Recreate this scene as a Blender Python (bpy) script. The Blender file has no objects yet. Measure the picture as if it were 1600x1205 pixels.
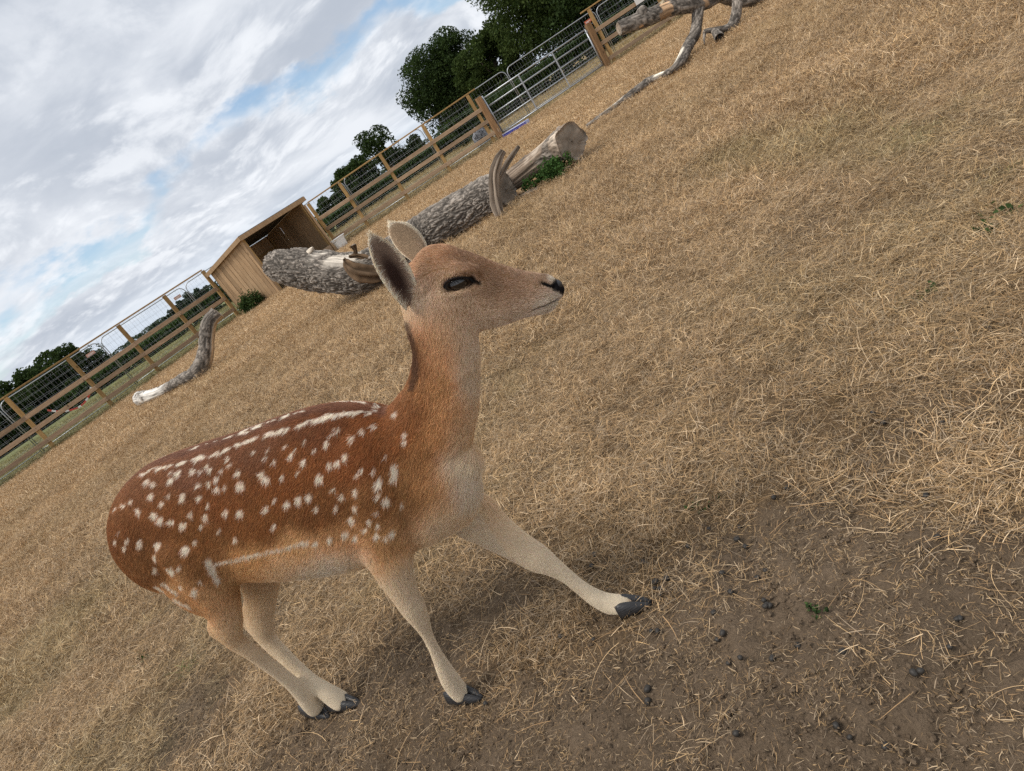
import bpy, math, random
import numpy as np
from mathutils import Vector, Matrix
from mathutils.bvhtree import BVHTree
random.seed(7)
RNG = np.random.default_rng(7)
SC = bpy.context.scene
COL = SC.collection

# ---------------------------------------------------------------- camera
FPX, CX, CY = 1050.0, 800.0, 602.5          # focal length and centre in photograph pixels
PITCH, ROLL, CAMH = math.radians(20.0), math.radians(34.0), 1.2
cp, sp, cr, sr = math.cos(PITCH), math.sin(PITCH), math.cos(ROLL), math.sin(ROLL)
FWD = np.array([0.0, cp, -sp]); UPL = np.array([0.0, sp, cp]); XAX = np.array([1.0, 0, 0])
CUP = cr * UPL + sr * XAX
CRT = cr * XAX - sr * UPL
CAM = np.array([0.0, 0.0, CAMH])
cam_d = bpy.data.cameras.new('camera'); cam = bpy.data.objects.new('camera', cam_d); COL.objects.link(cam)
cam_d.sensor_width = 36.0; cam_d.lens = 36.0 * FPX / 1600.0
cam_d.clip_start = 0.05; cam_d.clip_end = 6000.0
m = Matrix((( CRT[0], CUP[0], -FWD[0], CAM[0]), (CRT[1], CUP[1], -FWD[1], CAM[1]), (CRT[2], CUP[2], -FWD[2], CAM[2]), (0, 0, 0, 1)))
cam.matrix_world = m
SC.camera = cam

# ---------------------------------------------------------------- light
SUN_EL, SUN_AZ = math.radians(58), math.radians(256)      # azimuth from +Y clockwise
sun_d = bpy.data.lights.new('sun', 'SUN'); sun = bpy.data.objects.new('sun', sun_d); COL.objects.link(sun)
sun_d.energy = 2.2; sun_d.angle = math.radians(26); sun_d.color = (1.0, 0.95, 0.87)
sdir = Vector((math.sin(SUN_AZ) * math.cos(SUN_EL), math.cos(SUN_AZ) * math.cos(SUN_EL), math.sin(SUN_EL)))
sun.rotation_euler = sdir.to_track_quat('Z', 'Y').to_euler()

world = bpy.data.worlds.new('World'); SC.world = world; world.use_nodes = True

class NT:
    """small node-tree builder"""
    def __init__(s, tree): s.t = tree; s.n = tree.nodes; s.l = tree.links
    def node(s, typ, **kw):
        n = s.n.new(typ)
        for k, v in kw.items(): setattr(n, k, v)
        return n
    def link(s, a, b): s.l.new(a, b)
    def val(s, node, key, v):
        if hasattr(v, 'links'): s.l.new(v, node.inputs[key])
        elif v is not None: node.inputs[key].default_value = v
    def math(s, op, a, b=None, c=None, clamp=False):
        n = s.node('ShaderNodeMath', operation=op, use_clamp=clamp)
        s.val(n, 0, a); s.val(n, 1, b); s.val(n, 2, c)
        return n.outputs[0]
    def vmath(s, op, a, b=None, scale=None):
        n = s.node('ShaderNodeVectorMath', operation=op)
        s.val(n, 0, a); s.val(n, 1, b)
        if scale is not None: s.val(n, 'Scale', scale)
        return n.outputs['Value'] if op in ('DOT_PRODUCT', 'LENGTH') else n.outputs[0]
    def noise(s, vec, scale, detail=4, rough=0.55, dist=0.0, lac=2.0, out=0):
        n = s.node('ShaderNodeTexNoise'); s.val(n, 'Vector', vec); s.val(n, 'Scale', scale)
        s.val(n, 'Detail', detail); s.val(n, 'Roughness', rough); s.val(n, 'Distortion', dist); s.val(n, 'Lacunarity', lac)
        return n.outputs[out]
    def voro(s, vec, scale, feature='F1', out='Distance', rand=1.0):
        n = s.node('ShaderNodeTexVoronoi', feature=feature); s.val(n, 'Vector', vec); s.val(n, 'Scale', scale); s.val(n, 'Randomness', rand)
        return n.outputs[out]
    def ramp(s, fac, stops, interp='LINEAR'):
        n = s.node('ShaderNodeValToRGB'); s.val(n, 0, fac); cr_ = n.color_ramp; cr_.interpolation = interp
        while len(cr_.elements) < len(stops): cr_.elements.new(0.5)
        for e, (p, c) in zip(cr_.elements, stops):
            e.position = p; e.color = (c, c, c, 1) if not hasattr(c, '__len__') else (c[0], c[1], c[2], 1)
        return n.outputs[0]
    def smooth(s, x, a, b, lo=0.0, hi=1.0):
        n = s.node('ShaderNodeMapRange', interpolation_type='SMOOTHSTEP'); s.val(n, 0, x)
        for i, v in enumerate((a, b, lo, hi)): s.val(n, i + 1, v)
        return n.outputs[0]
    def mix(s, f, a, b, mode='MIX'):
        n = s.node('ShaderNodeMix', data_type='RGBA', blend_type=mode)
        def cv(v): return v if hasattr(v, 'links') or v is None else (v[0], v[1], v[2], 1)
        s.val(n, 0, f); s.val(n, 6, cv(a)); s.val(n, 7, cv(b))
        return n.outputs[2]
    def sep(s, v):
        n = s.node('ShaderNodeSeparateXYZ'); s.val(n, 0, v); return n.outputs
    def comb(s, x, y, z):
        n = s.node('ShaderNodeCombineXYZ'); s.val(n, 0, x); s.val(n, 1, y); s.val(n, 2, z); return n.outputs[0]
    def hsv(s, col, h=0.5, sat=1.0, v=1.0):
        n = s.node('ShaderNodeHueSaturation'); s.val(n, 'Color', col); s.val(n, 'Hue', h); s.val(n, 'Saturation', sat); s.val(n, 'Value', v)
        return n.outputs[0]

SKYSEED = 58.2; CLOUD_DARK = (0.45, 0.495, 0.57); CLOUD_LIGHT = (0.95, 0.97, 1.0)
def build_world():
    t = NT(world.node_tree); t.n.clear()
    tc = t.node('ShaderNodeTexCoord'); d = t.vmath('NORMALIZE', tc.outputs['Generated'])
    x, y, z = t.sep(d)
    sky = t.node('ShaderNodeTexSky', sky_type='NISHITA'); sky.sun_disc = False
    sky.sun_elevation = SUN_EL; sky.sun_rotation = SUN_AZ; sky.air_density = 1.0; sky.dust_density = 0.3; sky.ozone_density = 2.5
    bg1 = t.node('ShaderNodeBackground'); t.link(sky.outputs[0], bg1.inputs[0]); bg1.inputs[1].default_value = 0.10
    # clouds lie on a plane high above: direction / (height + k)
    zz = t.math('ADD', t.math('MAXIMUM', z, 0.0), 0.36)
    u = t.math('DIVIDE', x, zz); v = t.math('DIVIDE', y, zz)
    p = t.comb(u, v, SKYSEED)
    warp = t.noise(p, 0.8, 3, 0.5, out=1)
    pw = t.vmath('ADD', p, t.vmath('SCALE', t.vmath('SUBTRACT', warp, (0.5, 0.5, 0.5)), scale=0.7))
    pw = t.vmath('MULTIPLY', pw, (0.8, 1.0, 1.0))
    def layer(sc, det, off, th0, th1):
        q = t.vmath('ADD', pw, off)
        n0 = t.noise(q, sc, det, 0.58); n1 = t.noise(t.vmath('ADD', q, (0.10 / sc * .7, -0.22 / sc * .7, 0.06 / sc)), sc, det, 0.58)
        rel = t.smooth(t.math('SUBTRACT', n0, n1), -0.10, 0.10)      # side turned to the light
        return t.smooth(n0, th0, th1), rel, t.smooth(n0, th0, th0 + .24)
    cov1, rel1, th1 = layer(1.05, 9, (0, 0, 0), 0.31, 0.40)
    cov2, rel2, th2 = layer(4.4, 8, (4.1, 2.2, 0), 0.43, 0.55)
    shade = t.math('ADD', t.math('MULTIPLY', rel1, 0.62), t.math('MULTIPLY', t.math('SUBTRACT', 1.0, th1), 0.38))
    c1 = t.mix(shade, CLOUD_DARK, CLOUD_LIGHT)
    c2 = t.mix(t.math('ADD', t.math('MULTIPLY', rel2, .7), .15), CLOUD_DARK, CLOUD_LIGHT)
    ccol = t.mix(t.math('MULTIPLY', cov2, t.smooth(z, 0.5, 0.08, 0.15, 0.75)), c1, c2)
    cover = t.math('MAXIMUM', cov1, t.math('MULTIPLY', cov2, t.smooth(z, 0.6, 0.1, 0.1, 0.9)))
    wv = t.math('ADD', v, t.math('MULTIPLY', t.math('SUBTRACT', t.noise(p, 2.6, 6, 0.6), 0.5), 0.9))
    gap = t.math('SUBTRACT', 1.0, t.smooth(t.math('ABSOLUTE', t.math('SUBTRACT', wv, 1.95)), 0.0, 0.12))
    gap = t.math('MULTIPLY', gap, t.smooth(t.noise(p, 2.3, 4), 0.40, 0.54))
    cover = t.math('MULTIPLY', cover, t.math('SUBTRACT', 1.0, t.math('MULTIPLY', gap, .92)))
    cirrus = t.noise(t.vmath('MULTIPLY', pw, (0.7, 3.2, 1.0)), 1.5, 7, 0.6)
    cover = t.math('MAXIMUM', cover, t.smooth(cirrus, 0.40, 0.75, 0.0, 0.6))
    cover = t.math('MAXIMUM', cover, t.smooth(z, 0.42, 0.58))
    hz = t.smooth(z, 0.0, 0.07)
    ccol = t.mix(hz, (0.60, 0.67, 0.76), ccol)
    cover = t.math('MAXIMUM', cover, t.math('MULTIPLY', t.math('SUBTRACT', 1.0, hz), 0.9))
    cover = t.math('MULTIPLY', cover, t.smooth(z, -0.25, -0.05))
    bg2 = t.node('ShaderNodeBackground'); t.link(ccol, bg2.inputs[0]); bg2.inputs[1].default_value = 0.86
    mx = t.node('ShaderNodeMixShader'); t.link(cover, mx.inputs[0]); t.link(bg1.outputs[0], mx.inputs[1]); t.link(bg2.outputs[0], mx.inputs[2])
    o = t.node('ShaderNodeOutputWorld'); t.link(mx.outputs[0], o.inputs[0])
build_world()
SC.view_settings.view_transform = 'Standard'; SC.view_settings.look = 'None'
SC.view_settings.gamma = 1.0; SC.view_settings.use_curve_mapping = False
SC.view_settings.exposure = 0.40
SC.render.engine = 'CYCLES'
SC.cycles.use_denoising = False
SC.cycles.max_bounces = 6; SC.cycles.diffuse_bounces = 3; SC.cycles.glossy_bounces = 2
SC.cycles.transparent_max_bounces = 8

# ---------------------------------------------------------------- helpers
def ray(px, py):
    dx, dy = (px - CX) / FPX, (py - CY) / FPX
    return FWD + dx * CRT - dy * CUP
def ground(px, py, z=0.0):
    r = ray(px, py); return CAM + r * ((z - CAMH) / r[2])
def at_y(px, py, Y):
    r = ray(px, py); return CAM + r * (Y / r[1])
def project(P):
    P = np.asarray(P, float) - CAM; d = P @ FWD
    return np.stack([CX + FPX * (P @ CRT) / d, CY - FPX * (P @ CUP) / d], -1)

def hash3(ix, iy, iz, seed):
    h = (ix.astype(np.int64) * 374761393 + iy.astype(np.int64) * 668265263 + iz.astype(np.int64) * 2147483647 + seed * 1274126177) & 0xffffffff
    h = ((h ^ (h >> 13)) * 1274126177) & 0xffffffff
    h = h ^ (h >> 16)
    return (h & 0xffff) / 65535.0
def vnoise(P, scale=1.0, seed=0):
    P = np.asarray(P, float) * scale; f = np.floor(P); w = P - f; w = w * w * (3 - 2 * w); f = f.astype(np.int64)
    r = 0
    for a in (0, 1):
        for b in (0, 1):
            for c in (0, 1):
                ww = (w[..., 0] if a else 1 - w[..., 0]) * (w[..., 1] if b else 1 - w[..., 1]) * (w[..., 2] if c else 1 - w[..., 2])
                r = r + ww * hash3(f[..., 0] + a, f[..., 1] + b, f[..., 2] + c, seed)
    return r
def fbm(P, scale=1.0, oct=4, seed=0, rough=0.5):
    r = 0; a = 1.0; tot = 0
    for k in range(oct):
        r = r + a * vnoise(P, scale * 2.03 ** k, seed + k * 17); tot += a; a *= rough
    return r / tot
def sstep(x, a, b):
    t = np.clip((x - a) / (b - a), 0, 1); return t * t * (3 - 2 * t)

def mesh_np(name, V, F, smooth=False):
    """fast mesh from an (n,3) array and an (m,k) face array or a list of such arrays"""
    V = np.asarray(V, np.float32)
    Fs = [np.asarray(f, np.int32) for f in (F if isinstance(F, list) else [F]) if len(f)]
    me = bpy.data.meshes.new(name)
    me.vertices.add(len(V)); me.vertices.foreach_set('co', V.ravel())
    nl = sum(f.size for f in Fs); npol = sum(len(f) for f in Fs)
    me.loops.add(nl); me.loops.foreach_set('vertex_index', np.concatenate([f.ravel() for f in Fs]))
    me.polygons.add(npol)
    tot = np.concatenate([np.full(len(f), f.shape[1], np.int32) for f in Fs])
    st = np.concatenate([[0], np.cumsum(tot)[:-1]]).astype(np.int32)
    me.polygons.foreach_set('loop_start', st)
    try: me.polygons.foreach_set('loop_total', tot)
    except Exception: pass
    me.update(calc_edges=True); me.validate()
    me.polygons.foreach_set('use_smooth', np.full(len(me.polygons), smooth))
    return me
def obj(name, me, mat=None, parent=None, loc=None, rot=None):
    o = bpy.data.objects.new(name, me); COL.objects.link(o)
    if mat is not None and me is not None and not len(me.materials): me.materials.append(mat)
    if parent is not None: o.parent = parent
    if loc is not None: o.location = loc
    if rot is not None: o.rotation_euler = rot
    return o
def tag(o, label=None, cat=None, group=None, kind=None):
    for k, v in (('label', label), ('category', cat), ('group', group), ('kind', kind)):
        if v: o[k] = v
    return o
def thing(name, label, cat, loc=(0, 0, 0), rz=0.0, group=None):
    o = bpy.data.objects.new(name, None); COL.objects.link(o); o.location = loc; o.rotation_euler = (0, 0, rz)
    o.empty_display_size = 0.1
    return tag(o, label, cat, group)
def setcol(me, C, name='col'):
    C = np.asarray(C, np.float32)
    if C.shape[1] == 3: C = np.concatenate([C, np.ones((len(C), 1), np.float32)], 1)
    a = me.color_attributes.new(name, 'FLOAT_COLOR', 'POINT'); a.data.foreach_set('color', C.ravel())

class MB:
    """collects boxes, bars and tubes into one mesh"""
    def __init__(s): s.V = []; s.F = {}; s.n = 0
    def add(s, V, F):
        V = np.asarray(V, float)
        for f in F: s.F.setdefault(len(f), []).append([i + s.n for i in f])
        s.V.append(V); s.n += len(V); return s
    def box(s, c, size, R=None, ch=0.0):
        """chamfered box, centre c, full size"""
        h = np.array(size, float) / 2; e = min(ch, h.min() * 0.45)
        P = []
        if e <= 0:
            for z in (-1, 1):
                for x, y in ((-1, -1), (1, -1), (1, 1), (-1, 1)): P.append((x * h[0], y * h[1], z * h[2]))
            F = [(0, 3, 2, 1), (4, 5, 6, 7), (0, 1, 5, 4), (1, 2, 6, 5), (2, 3, 7, 6), (3, 0, 4, 7)]
        else:
            # long axis = x : octagonal section along the longest axis
            ax = int(np.argmax(h)); o1, o2 = [i for i in range(3) if i != ax]
            a, b = h[o1], h[o2]
            sec = [(-a + e, -b), (a - e, -b), (a, -b + e), (a, b - e), (a - e, b), (-a + e, b), (-a, b - e), (-a, -b + e)]
            for t_ in (-1, 1):
                for (u, v) in sec:
                    q = [0, 0, 0]; q[ax] = t_ * h[ax]; q[o1] = u; q[o2] = v; P.append(q)
            F = [tuple(range(8))[::-1], tuple(range(8, 16))] + [(i, (i + 1) % 8, 8 + (i + 1) % 8, 8 + i) for i in range(8)]
        P = np.array(P)
        if R is not None: P = P @ np.array(R).T
        return s.add(P + np.array(c, float), F)
    def bar(s, a, b, w, h, up=(0, 0, 1), ch=0.0):
        """rectangular bar from a to b; w sideways, h along up"""
        a = np.array(a, float); b = np.array(b, float); d = b - a; L = np.linalg.norm(d); d /= L
        up = np.array(up, float); sd = np.cross(up, d); sd /= np.linalg.norm(sd); u = np.cross(d, sd)
        R = np.stack([d, sd, u], 1)
        return s.box((a + b) / 2, (L, w, h), R, ch)
    def tube(s, P, r, n=8, cap=True, closed=False):
        P = [np.array(p, float) for p in P]; r = r if hasattr(r, '__len__') else [r] * len(P)
        V = []; F = []; k = len(P); prev = None
        for i, p in enumerate(P):
            a = P[(i - 1) % k] if (closed or i > 0) else p; b = P[(i + 1) % k] if (closed or i < k - 1) else p
            d = b - a; d /= max(np.linalg.norm(d), 1e-9)
            if prev is None:
                ref = np.array([0, 0, 1.0]) if abs(d[2]) < 0.9 else np.array([1.0, 0, 0])
            else: ref = prev
            x = ref - d * (ref @ d); x /= np.linalg.norm(x); y = np.cross(d, x); prev = x
            for j in range(n):
                t_ = 2 * math.pi * j / n; V.append(p + r[i] * (x * math.cos(t_) + y * math.sin(t_)))
        for i in range(k if closed else k - 1):
            i2 = (i + 1) % k
            for j in range(n):
                F.append((i * n + j, i * n + (j + 1) % n, i2 * n + (j + 1) % n, i2 * n + j))
        if cap and not closed:
            F.append(tuple(range(n))[::-1]); F.append(tuple((k - 1) * n + j for j in range(n)))
        return s.add(V, F)
    def mesh(s, name, smooth=False):
        return mesh_np(name, np.concatenate(s.V), [np.array(f) for f in s.F.values()], smooth)
    def build(s, name, mat=None, parent=None, smooth=False, **kw): return obj(name, s.mesh(name, smooth), mat, parent, **kw)

def material(name, rough=0.7, spec=0.3, metal=0.0):
    mt = bpy.data.materials.new(name); mt.use_nodes = True; t = NT(mt.node_tree)
    b = mt.node_tree.nodes['Principled BSDF']
    b.inputs['Roughness'].default_value = rough; b.inputs['Specular IOR Level'].default_value = spec; b.inputs['Metallic'].default_value = metal
    return mt, t, b
def bump(t, b, h, strength=0.5, dist=0.01):
    n = t.node('ShaderNodeBump'); n.inputs['Strength'].default_value = strength; n.inputs['Distance'].default_value = dist
    t.link(h, n.inputs['Height']); t.link(n.outputs[0], b.inputs['Normal']); return n
def objco(t): return t.node('ShaderNodeTexCoord').outputs['Object']
def worldco(t): return t.node('ShaderNodeNewGeometry').outputs['Position']
# ================================================================ ground
PATCH = [(1400, 1010, .10), (1300, 900, .38), (1500, 1100, .12), (1130, 1060, .16), (1230, 1160, .18), (950, 1010, .38), (900, 1150, .35), (300, 1120, .18), (150, 1050, .45), (80, 1180, .45), (500, 1160, .35), (700, 940, .5), (640, 1080, .28),
         (1300, 600, .9), (1580, 780, .62), (1100, 500, 1.), (1050, 700, .9), (950, 800, .7), (1120, 800, .75), (1500, 400, 1.), (1400, 750, .72), (1250, 760, .8), (100, 880, .9), (60, 980, .75), (480, 1000, .75), (560, 930, .8), (850, 620, .95), (1580, 930, .3), (1580, 1180, .4), (1050, 930, .4), (1180, 930, .3), (800, 1060, .4), (500, 500, 1.), (200, 700, 1.), (1000, 200, 1.), (1000, 1195, .3), (780, 1180, .4), (380, 1000, .6), (250, 960, .75)]
PATCHW = np.array([list(ground(a, b)[:2]) + [c] for a, b, c in PATCH])
def straw_cover(X, Y):
    """how thickly dead grass covers the soil, 0..1"""
    X = np.asarray(X, float); Y = np.asarray(Y, float); out = np.ones(X.shape); n = 0; d = 0
    for x, y, c in PATCHW:
        w = 1 / (((X - x) ** 2 + (Y - y) ** 2) / (1 + .05 * (X * X + Y * Y)) + .01) ** 1.6; n = n + w * c; d = d + w
    c = n / d
    P = np.stack([X, Y, np.zeros_like(X)], -1)
    nz = fbm(P, 2.6, 4, 11) - .5; nf = fbm(P, 9, 3, 12) - .5
    far = sstep(np.hypot(X, Y), 2.2, 5)
    amp = .95 * (1 - far) + .25 * far
    c = c * (1 - far) + np.maximum(c, .92) * far
    return np.clip(c + nz * amp + nf * .45 * (1 - .6 * far), 0, 1)
def greenness(X, Y):
    P = np.stack([X, Y, np.zeros_like(X) + 4], -1)
    g = sstep(fbm(P * np.array([1.0, .55, 1]), .9, 3, 21), .55, .72) * .55 + sstep(fbm(P, 5., 3, 22), .66, .78) * .6
    r = np.hypot(X, Y); return g * sstep(r, 1.6, 3) * (.5 - .4 * sstep(r, 4, 8))
FENCE_L0, FENCE_L1 = np.array([-12.6, 21.4]), np.array([-6.75, 25.75])
FENCE_M0, FENCE_M1 = np.array([-2.5, 26.9]), np.array([4.5, 25.95])
FENCE_R0, FENCE_R1 = np.array([9.85, 26.0]), np.array([18.0, 25.4])
def fence_y(X):
    return np.interp(X, [-60, -12.6, -6.75, -4.7, -2.5, 4.5, 9.85, 18, 60], [-10, 21.4, 25.75, 25.6, 26.9, 25.95, 26., 25.4, 22])
def rise(X, Y):
    """height of the ground: nearly level, a few slow swells, clods close by"""
    P = np.stack([X, Y, np.zeros_like(X)], -1); r = np.hypot(X, Y)
    near = 1 - sstep(r, 3, 7); c = straw_cover(X, Y) if True else 1
    clod = (fbm(P, 20, 3, 51) - .5) * .034 + (fbm(P, 60, 2, 52) - .5) * .012
    track = (fbm(P * np.array([.35, 1, 1]), 2.2, 3, 53) - .5) * .03 * sstep(r, 2, 4) * (1 - sstep(r, 12, 20))
    return clod * near * (1.35 - .6 * c) + track
def graded(a, b, fine, h0, g):
    v = [0.0]; s = h0
    while v[-1] < b:
        v.append(v[-1] + s)
        if v[-1] > fine: s *= g
    w = [0.0]; s = h0
    while w[-1] > a:
        w.append(w[-1] - s)
        if w[-1] < -fine: s *= g
    return np.array(w[:0:-1] + v)
def build_ground():
    xs = graded(-2500, 2500, 3.0, .017, 1.045); ys = graded(-60, 3500, 3.2, .017, 1.045)
    X, Y = np.meshgrid(xs, ys, indexing='xy'); Z = rise(X, Y)
    for bx, by in (((722, 1090)), (985, 955), (492, 1115), (536, 1103)):      # settle the soil under the hooves
        g = ground(bx, by); Z *= 1 - np.exp(-((X - g[0]) ** 2 + (Y - g[1]) ** 2) / .05 ** 2)
    V = np.stack([X, Y, Z], -1).reshape(-1, 3); nx, ny = len(xs), len(ys)
    i = np.arange(nx * ny).reshape(ny, nx); F = np.stack([i[:-1, :-1], i[:-1, 1:], i[1:, 1:], i[1:, :-1]], -1).reshape(-1, 4)
    me = mesh_np('ground', V, F, True)
    x, y = V[:, 0], V[:, 1]; c = straw_cover(x, y)[:, None]; P = V * [1, 1, 0]
    soil = np.array([.150, .108, .072]) * (.75 + .5 * fbm(P, 6, 4, 61))[:, None]
    thatch = np.array([.165, .105, .054]) * (.65 + .7 * fbm(P, 16, 4, 62))[:, None]
    far = sstep(np.hypot(x, y), 5, 14)[:, None]
    thatch = thatch * (1 - far) + np.array([.36, .245, .12]) * (.8 + .4 * fbm(P, 1.7, 4, 63))[:, None] * far
    C = soil + (thatch - soil) * sstep(c, .25, .85)
    g = greenness(x, y)[:, None]; C = C + (np.array([.12, .115, .055]) - C) * g * .5
    # beyond the fence: pale green paddock on the left, rough grass in the middle, straw on the right
    d = y - fence_y(x); out = sstep(d, -.5, .25)
    pale = np.array([.175, .185, .085]) * (.75 + .5 * fbm(P, .6, 4, 64))[:, None]
    rough = np.array([.20, .165, .09]) * (.7 + .6 * fbm(P, 1.3, 4, 65))[:, None]
    wl = sstep(x, -2.5, -6.5)[:, None]; wr = sstep(x, 5.0, 9)[:, None]
    bey = rough * (1 - wl) + pale * wl; bey = bey * (1 - wr) + np.array([.32, .23, .12]) * wr
    C = C * (1 - out[:, None]) + bey * out[:, None]
    strip = np.exp(-((d - .1) / .55) ** 2) * (x < -6.8); C = C + (np.array([.07, .095, .04]) - C) * (strip * .85)[:, None]
    strip2 = np.exp(-((d + .25) / .5) ** 2) * (x > -3); C = C + (np.array([.14, .12, .085]) - C) * (strip2 * .55)[:, None]
    fieldg = np.array([.10, .12, .05]); ff = sstep(y, 60, 110)[:, None]; C = C * (1 - ff) + fieldg * ff
    setcol(me, np.clip(C, .01, 1))
    mt, t, b = material('soil and thatch', .95, .08)
    a = t.node('ShaderNodeAttribute', attribute_name='col'); w = worldco(t)
    n1 = t.noise(w, 140, 5, .7); n2 = t.noise(w, 38, 4, .6)
    k = t.math('ADD', t.math('MULTIPLY', n1, .9), t.math('MULTIPLY', n2, .7))
    t.link(t.hsv(a.outputs['Color'], v=t.math('ADD', .25, k)), b.inputs['Base Color'])
    bump(t, b, t.math('ADD', t.math('MULTIPLY', n1, .6), n2), 1.0, .02)
    o = obj('ground', me, mt); o['kind'] = 'structure'
    return o
build_ground()
# ================================================================ timber materials
def timber(name, base, dark, rough=.8, grain=(2, 2, 28), scale=1.0, knots=True):
    mt, t, b = material(name, rough, .2); oc = objco(t)
    rnd = t.node('ShaderNodeObjectInfo').outputs['Random']
    off = t.vmath('ADD', oc, t.comb(t.math('MULTIPLY', rnd, 9.0), t.math('MULTIPLY', rnd, 7.0), t.math('MULTIPLY', rnd, 13.0)))
    st = t.vmath('MULTIPLY', off, grain)
    g = t.noise(st, 3.0 * scale, 6, .65, .6); g2 = t.noise(off, 1.4, 3)
    c = t.mix(t.smooth(g, .3, .72), dark, base)
    c = t.mix(t.smooth(g2, .45, .75, 0, .5), c, tuple(x * .62 for x in base))
    if knots:
        k = t.voro(t.vmath('MULTIPLY', off, (1, 1, .5)), 2.6 * scale); c = t.mix(t.smooth(k, .10, .03, 0, .8), c, tuple(x * .3 for x in dark))
    c = t.hsv(c, v=t.math('ADD', .78, t.math('MULTIPLY', rnd, .44)))
    t.link(c, b.inputs['Base Color']); bump(t, b, g, .35, .004)
    return mt
M_POST = timber('treated post timber', (.42, .27, .115), (.27, .165, .065), grain=(9, 9, 1.0))
M_RAIL = timber('weathered rail timber', (.44, .31, .20), (.28, .19, .12), grain=(1.2, 9, 9))
M_PLANK = timber('shelter plank timber', (.46, .315, .185), (.31, .20, .11), grain=(10, 10, .8))
M_GATEPOST = timber('rough gate post timber', (.34, .20, .10), (.20, .115, .055), grain=(9, 9, 1.0))
def galv():
    mt, t, b = material('galvanised steel', .42, .5, .75); n = t.voro(objco(t), 30)
    t.link(t.mix(n, (.34, .36, .38), (.50, .52, .54)), b.inputs['Base Color']); return mt
M_STEEL = galv()
M_WIRE = material('mesh wire', .5, .4, .4)[0]; M_WIRE.node_tree.nodes['Principled BSDF'].inputs['Base Color'].default_value = (.36, .37, .37, 1)

def rot_z(v): return math.atan2(v[1], v[0])
def wood_fence(name, label, pts, H, rails, end_rail=None, mesh=True, over=(.25, .25)):
    """posts at pts (x, y); rails given by heights, on the near side"""
    pts = [np.array(p, float) for p in pts]
    root = thing(name, label, 'fence', (pts[0][0], pts[0][1], 0))
    o3 = np.array([pts[0][0], pts[0][1], 0])
    rnd = random.Random(len(pts) + int(H * 100))
    pm = None
    for p in pts:
        if pm is None:
            mb = MB(); mb.box((0, 0, H / 2 - .15), (.125, .095, H + .3), None, .008); pm = mb.mesh('post')
        d = pts[1] - pts[0]
        o = obj('post', pm, M_POST, root, (p[0] - o3[0], p[1] - o3[1], rnd.uniform(-.015, .0)), (rnd.uniform(-.012, .012), rnd.uniform(-.012, .012), rot_z(d)))
    nr = None
    for i in range(len(pts) - 1):
        a, b = pts[i], pts[i + 1]; d = b - a; Ln = np.linalg.norm(d); d /= Ln; nrm = np.array([d[1], -d[0]])
        if nrm @ (-(a + b)) < 0: nrm = -nrm
        ang = rot_z(d)
        ea = over[0] if i == 0 else 0; eb = over[1] if i == len(pts) - 2 else 0
        for z in rails:
            mid = (a + b) / 2 + d * (eb - ea) / 2 + nrm * .068
            mb = MB(); mb.box((0, 0, 0), (Ln + ea + eb - .004, .036, .135), None, .006)
            mb.build('rail', M_RAIL, root, loc=(mid[0] - o3[0], mid[1] - o3[1], z + rnd.uniform(-.012, .012)), rot=(0, rnd.uniform(-.004, .004), ang))
        mb = MB(); mb.box((0, 0, 0), (Ln + ea + eb - .004, .10, .045), None, .006)
        mid = (a + b) / 2 + d * (eb - ea) / 2
        mb.build('top_rail', M_POST, root, loc=(mid[0] - o3[0], mid[1] - o3[1], H + .024), rot=(0, 0, ang))
        if mesh:
            w = MB(); k = int(Ln / .21); up = np.array([d[0], d[1], 0]); A = np.array([a[0], a[1], 0]) - o3 - np.array([nrm[0], nrm[1], 0]) * .056
            z0, z1 = .12, H
            for j in range(1, k + 1): q = A + up * (j * Ln / (k + 1)); w.tube([q + [0, 0, z0], q + [0, 0, z1]], .0020, 3, False)
            for z in np.arange(z0, z1, .17): w.tube([A + [0, 0, z] + up * .01, A + up * (Ln - .01) + [0, 0, z]], .0020, 3, False)
            w.build('wire_mesh', M_WIRE, root)
    return root
def on_line(px, py, p0, p1):
    n = np.array([-(p1 - p0)[1], (p1 - p0)[0], 0]); n /= np.linalg.norm(n); r = ray(px, py); a = np.array([p0[0], p0[1], 0])
    t = ((a - CAM) @ n) / (r @ n); return CAM + r * t
LP = [on_line(x, y, FENCE_L0, FENCE_L1)[:2] for x, y in ((6, 621), (107.5, 561), (185, 509), (260, 466))]
u = (FENCE_L1 - FENCE_L0) / np.linalg.norm(FENCE_L1 - FENCE_L0)
wood_fence('paddock_fence', 'timber post and rail fence with wire netting left of the plank shelter', [LP[0] - u * 4.0, LP[0] - u * 2.0] + LP + [FENCE_L1 - u * .12], 2.0, (1.22, .80, .33), over=(.2, .0))
MP = [on_line(x, y, FENCE_M0, FENCE_M1)[:2] for x, y in ((530, 287), (594, 244), (661, 198), (728, 146))]
wood_fence('paddock_fence', 'timber post and rail fence with wire netting between the shelter and the metal gate', [FENCE_M0] + MP, 1.92, (1.24, .80, .34), over=(.0, .35))
u = (FENCE_R1 - FENCE_R0) / np.linalg.norm(FENCE_R1 - FENCE_R0)
wood_fence('paddock_fence', 'timber post and rail fence with wire netting right of the metal gate', [FENCE_R0 + u * k for k in (0, 2.4, 4.6, 6.8)], 2.04, (1.30, .82, .24), over=(.33, .2))
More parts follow.
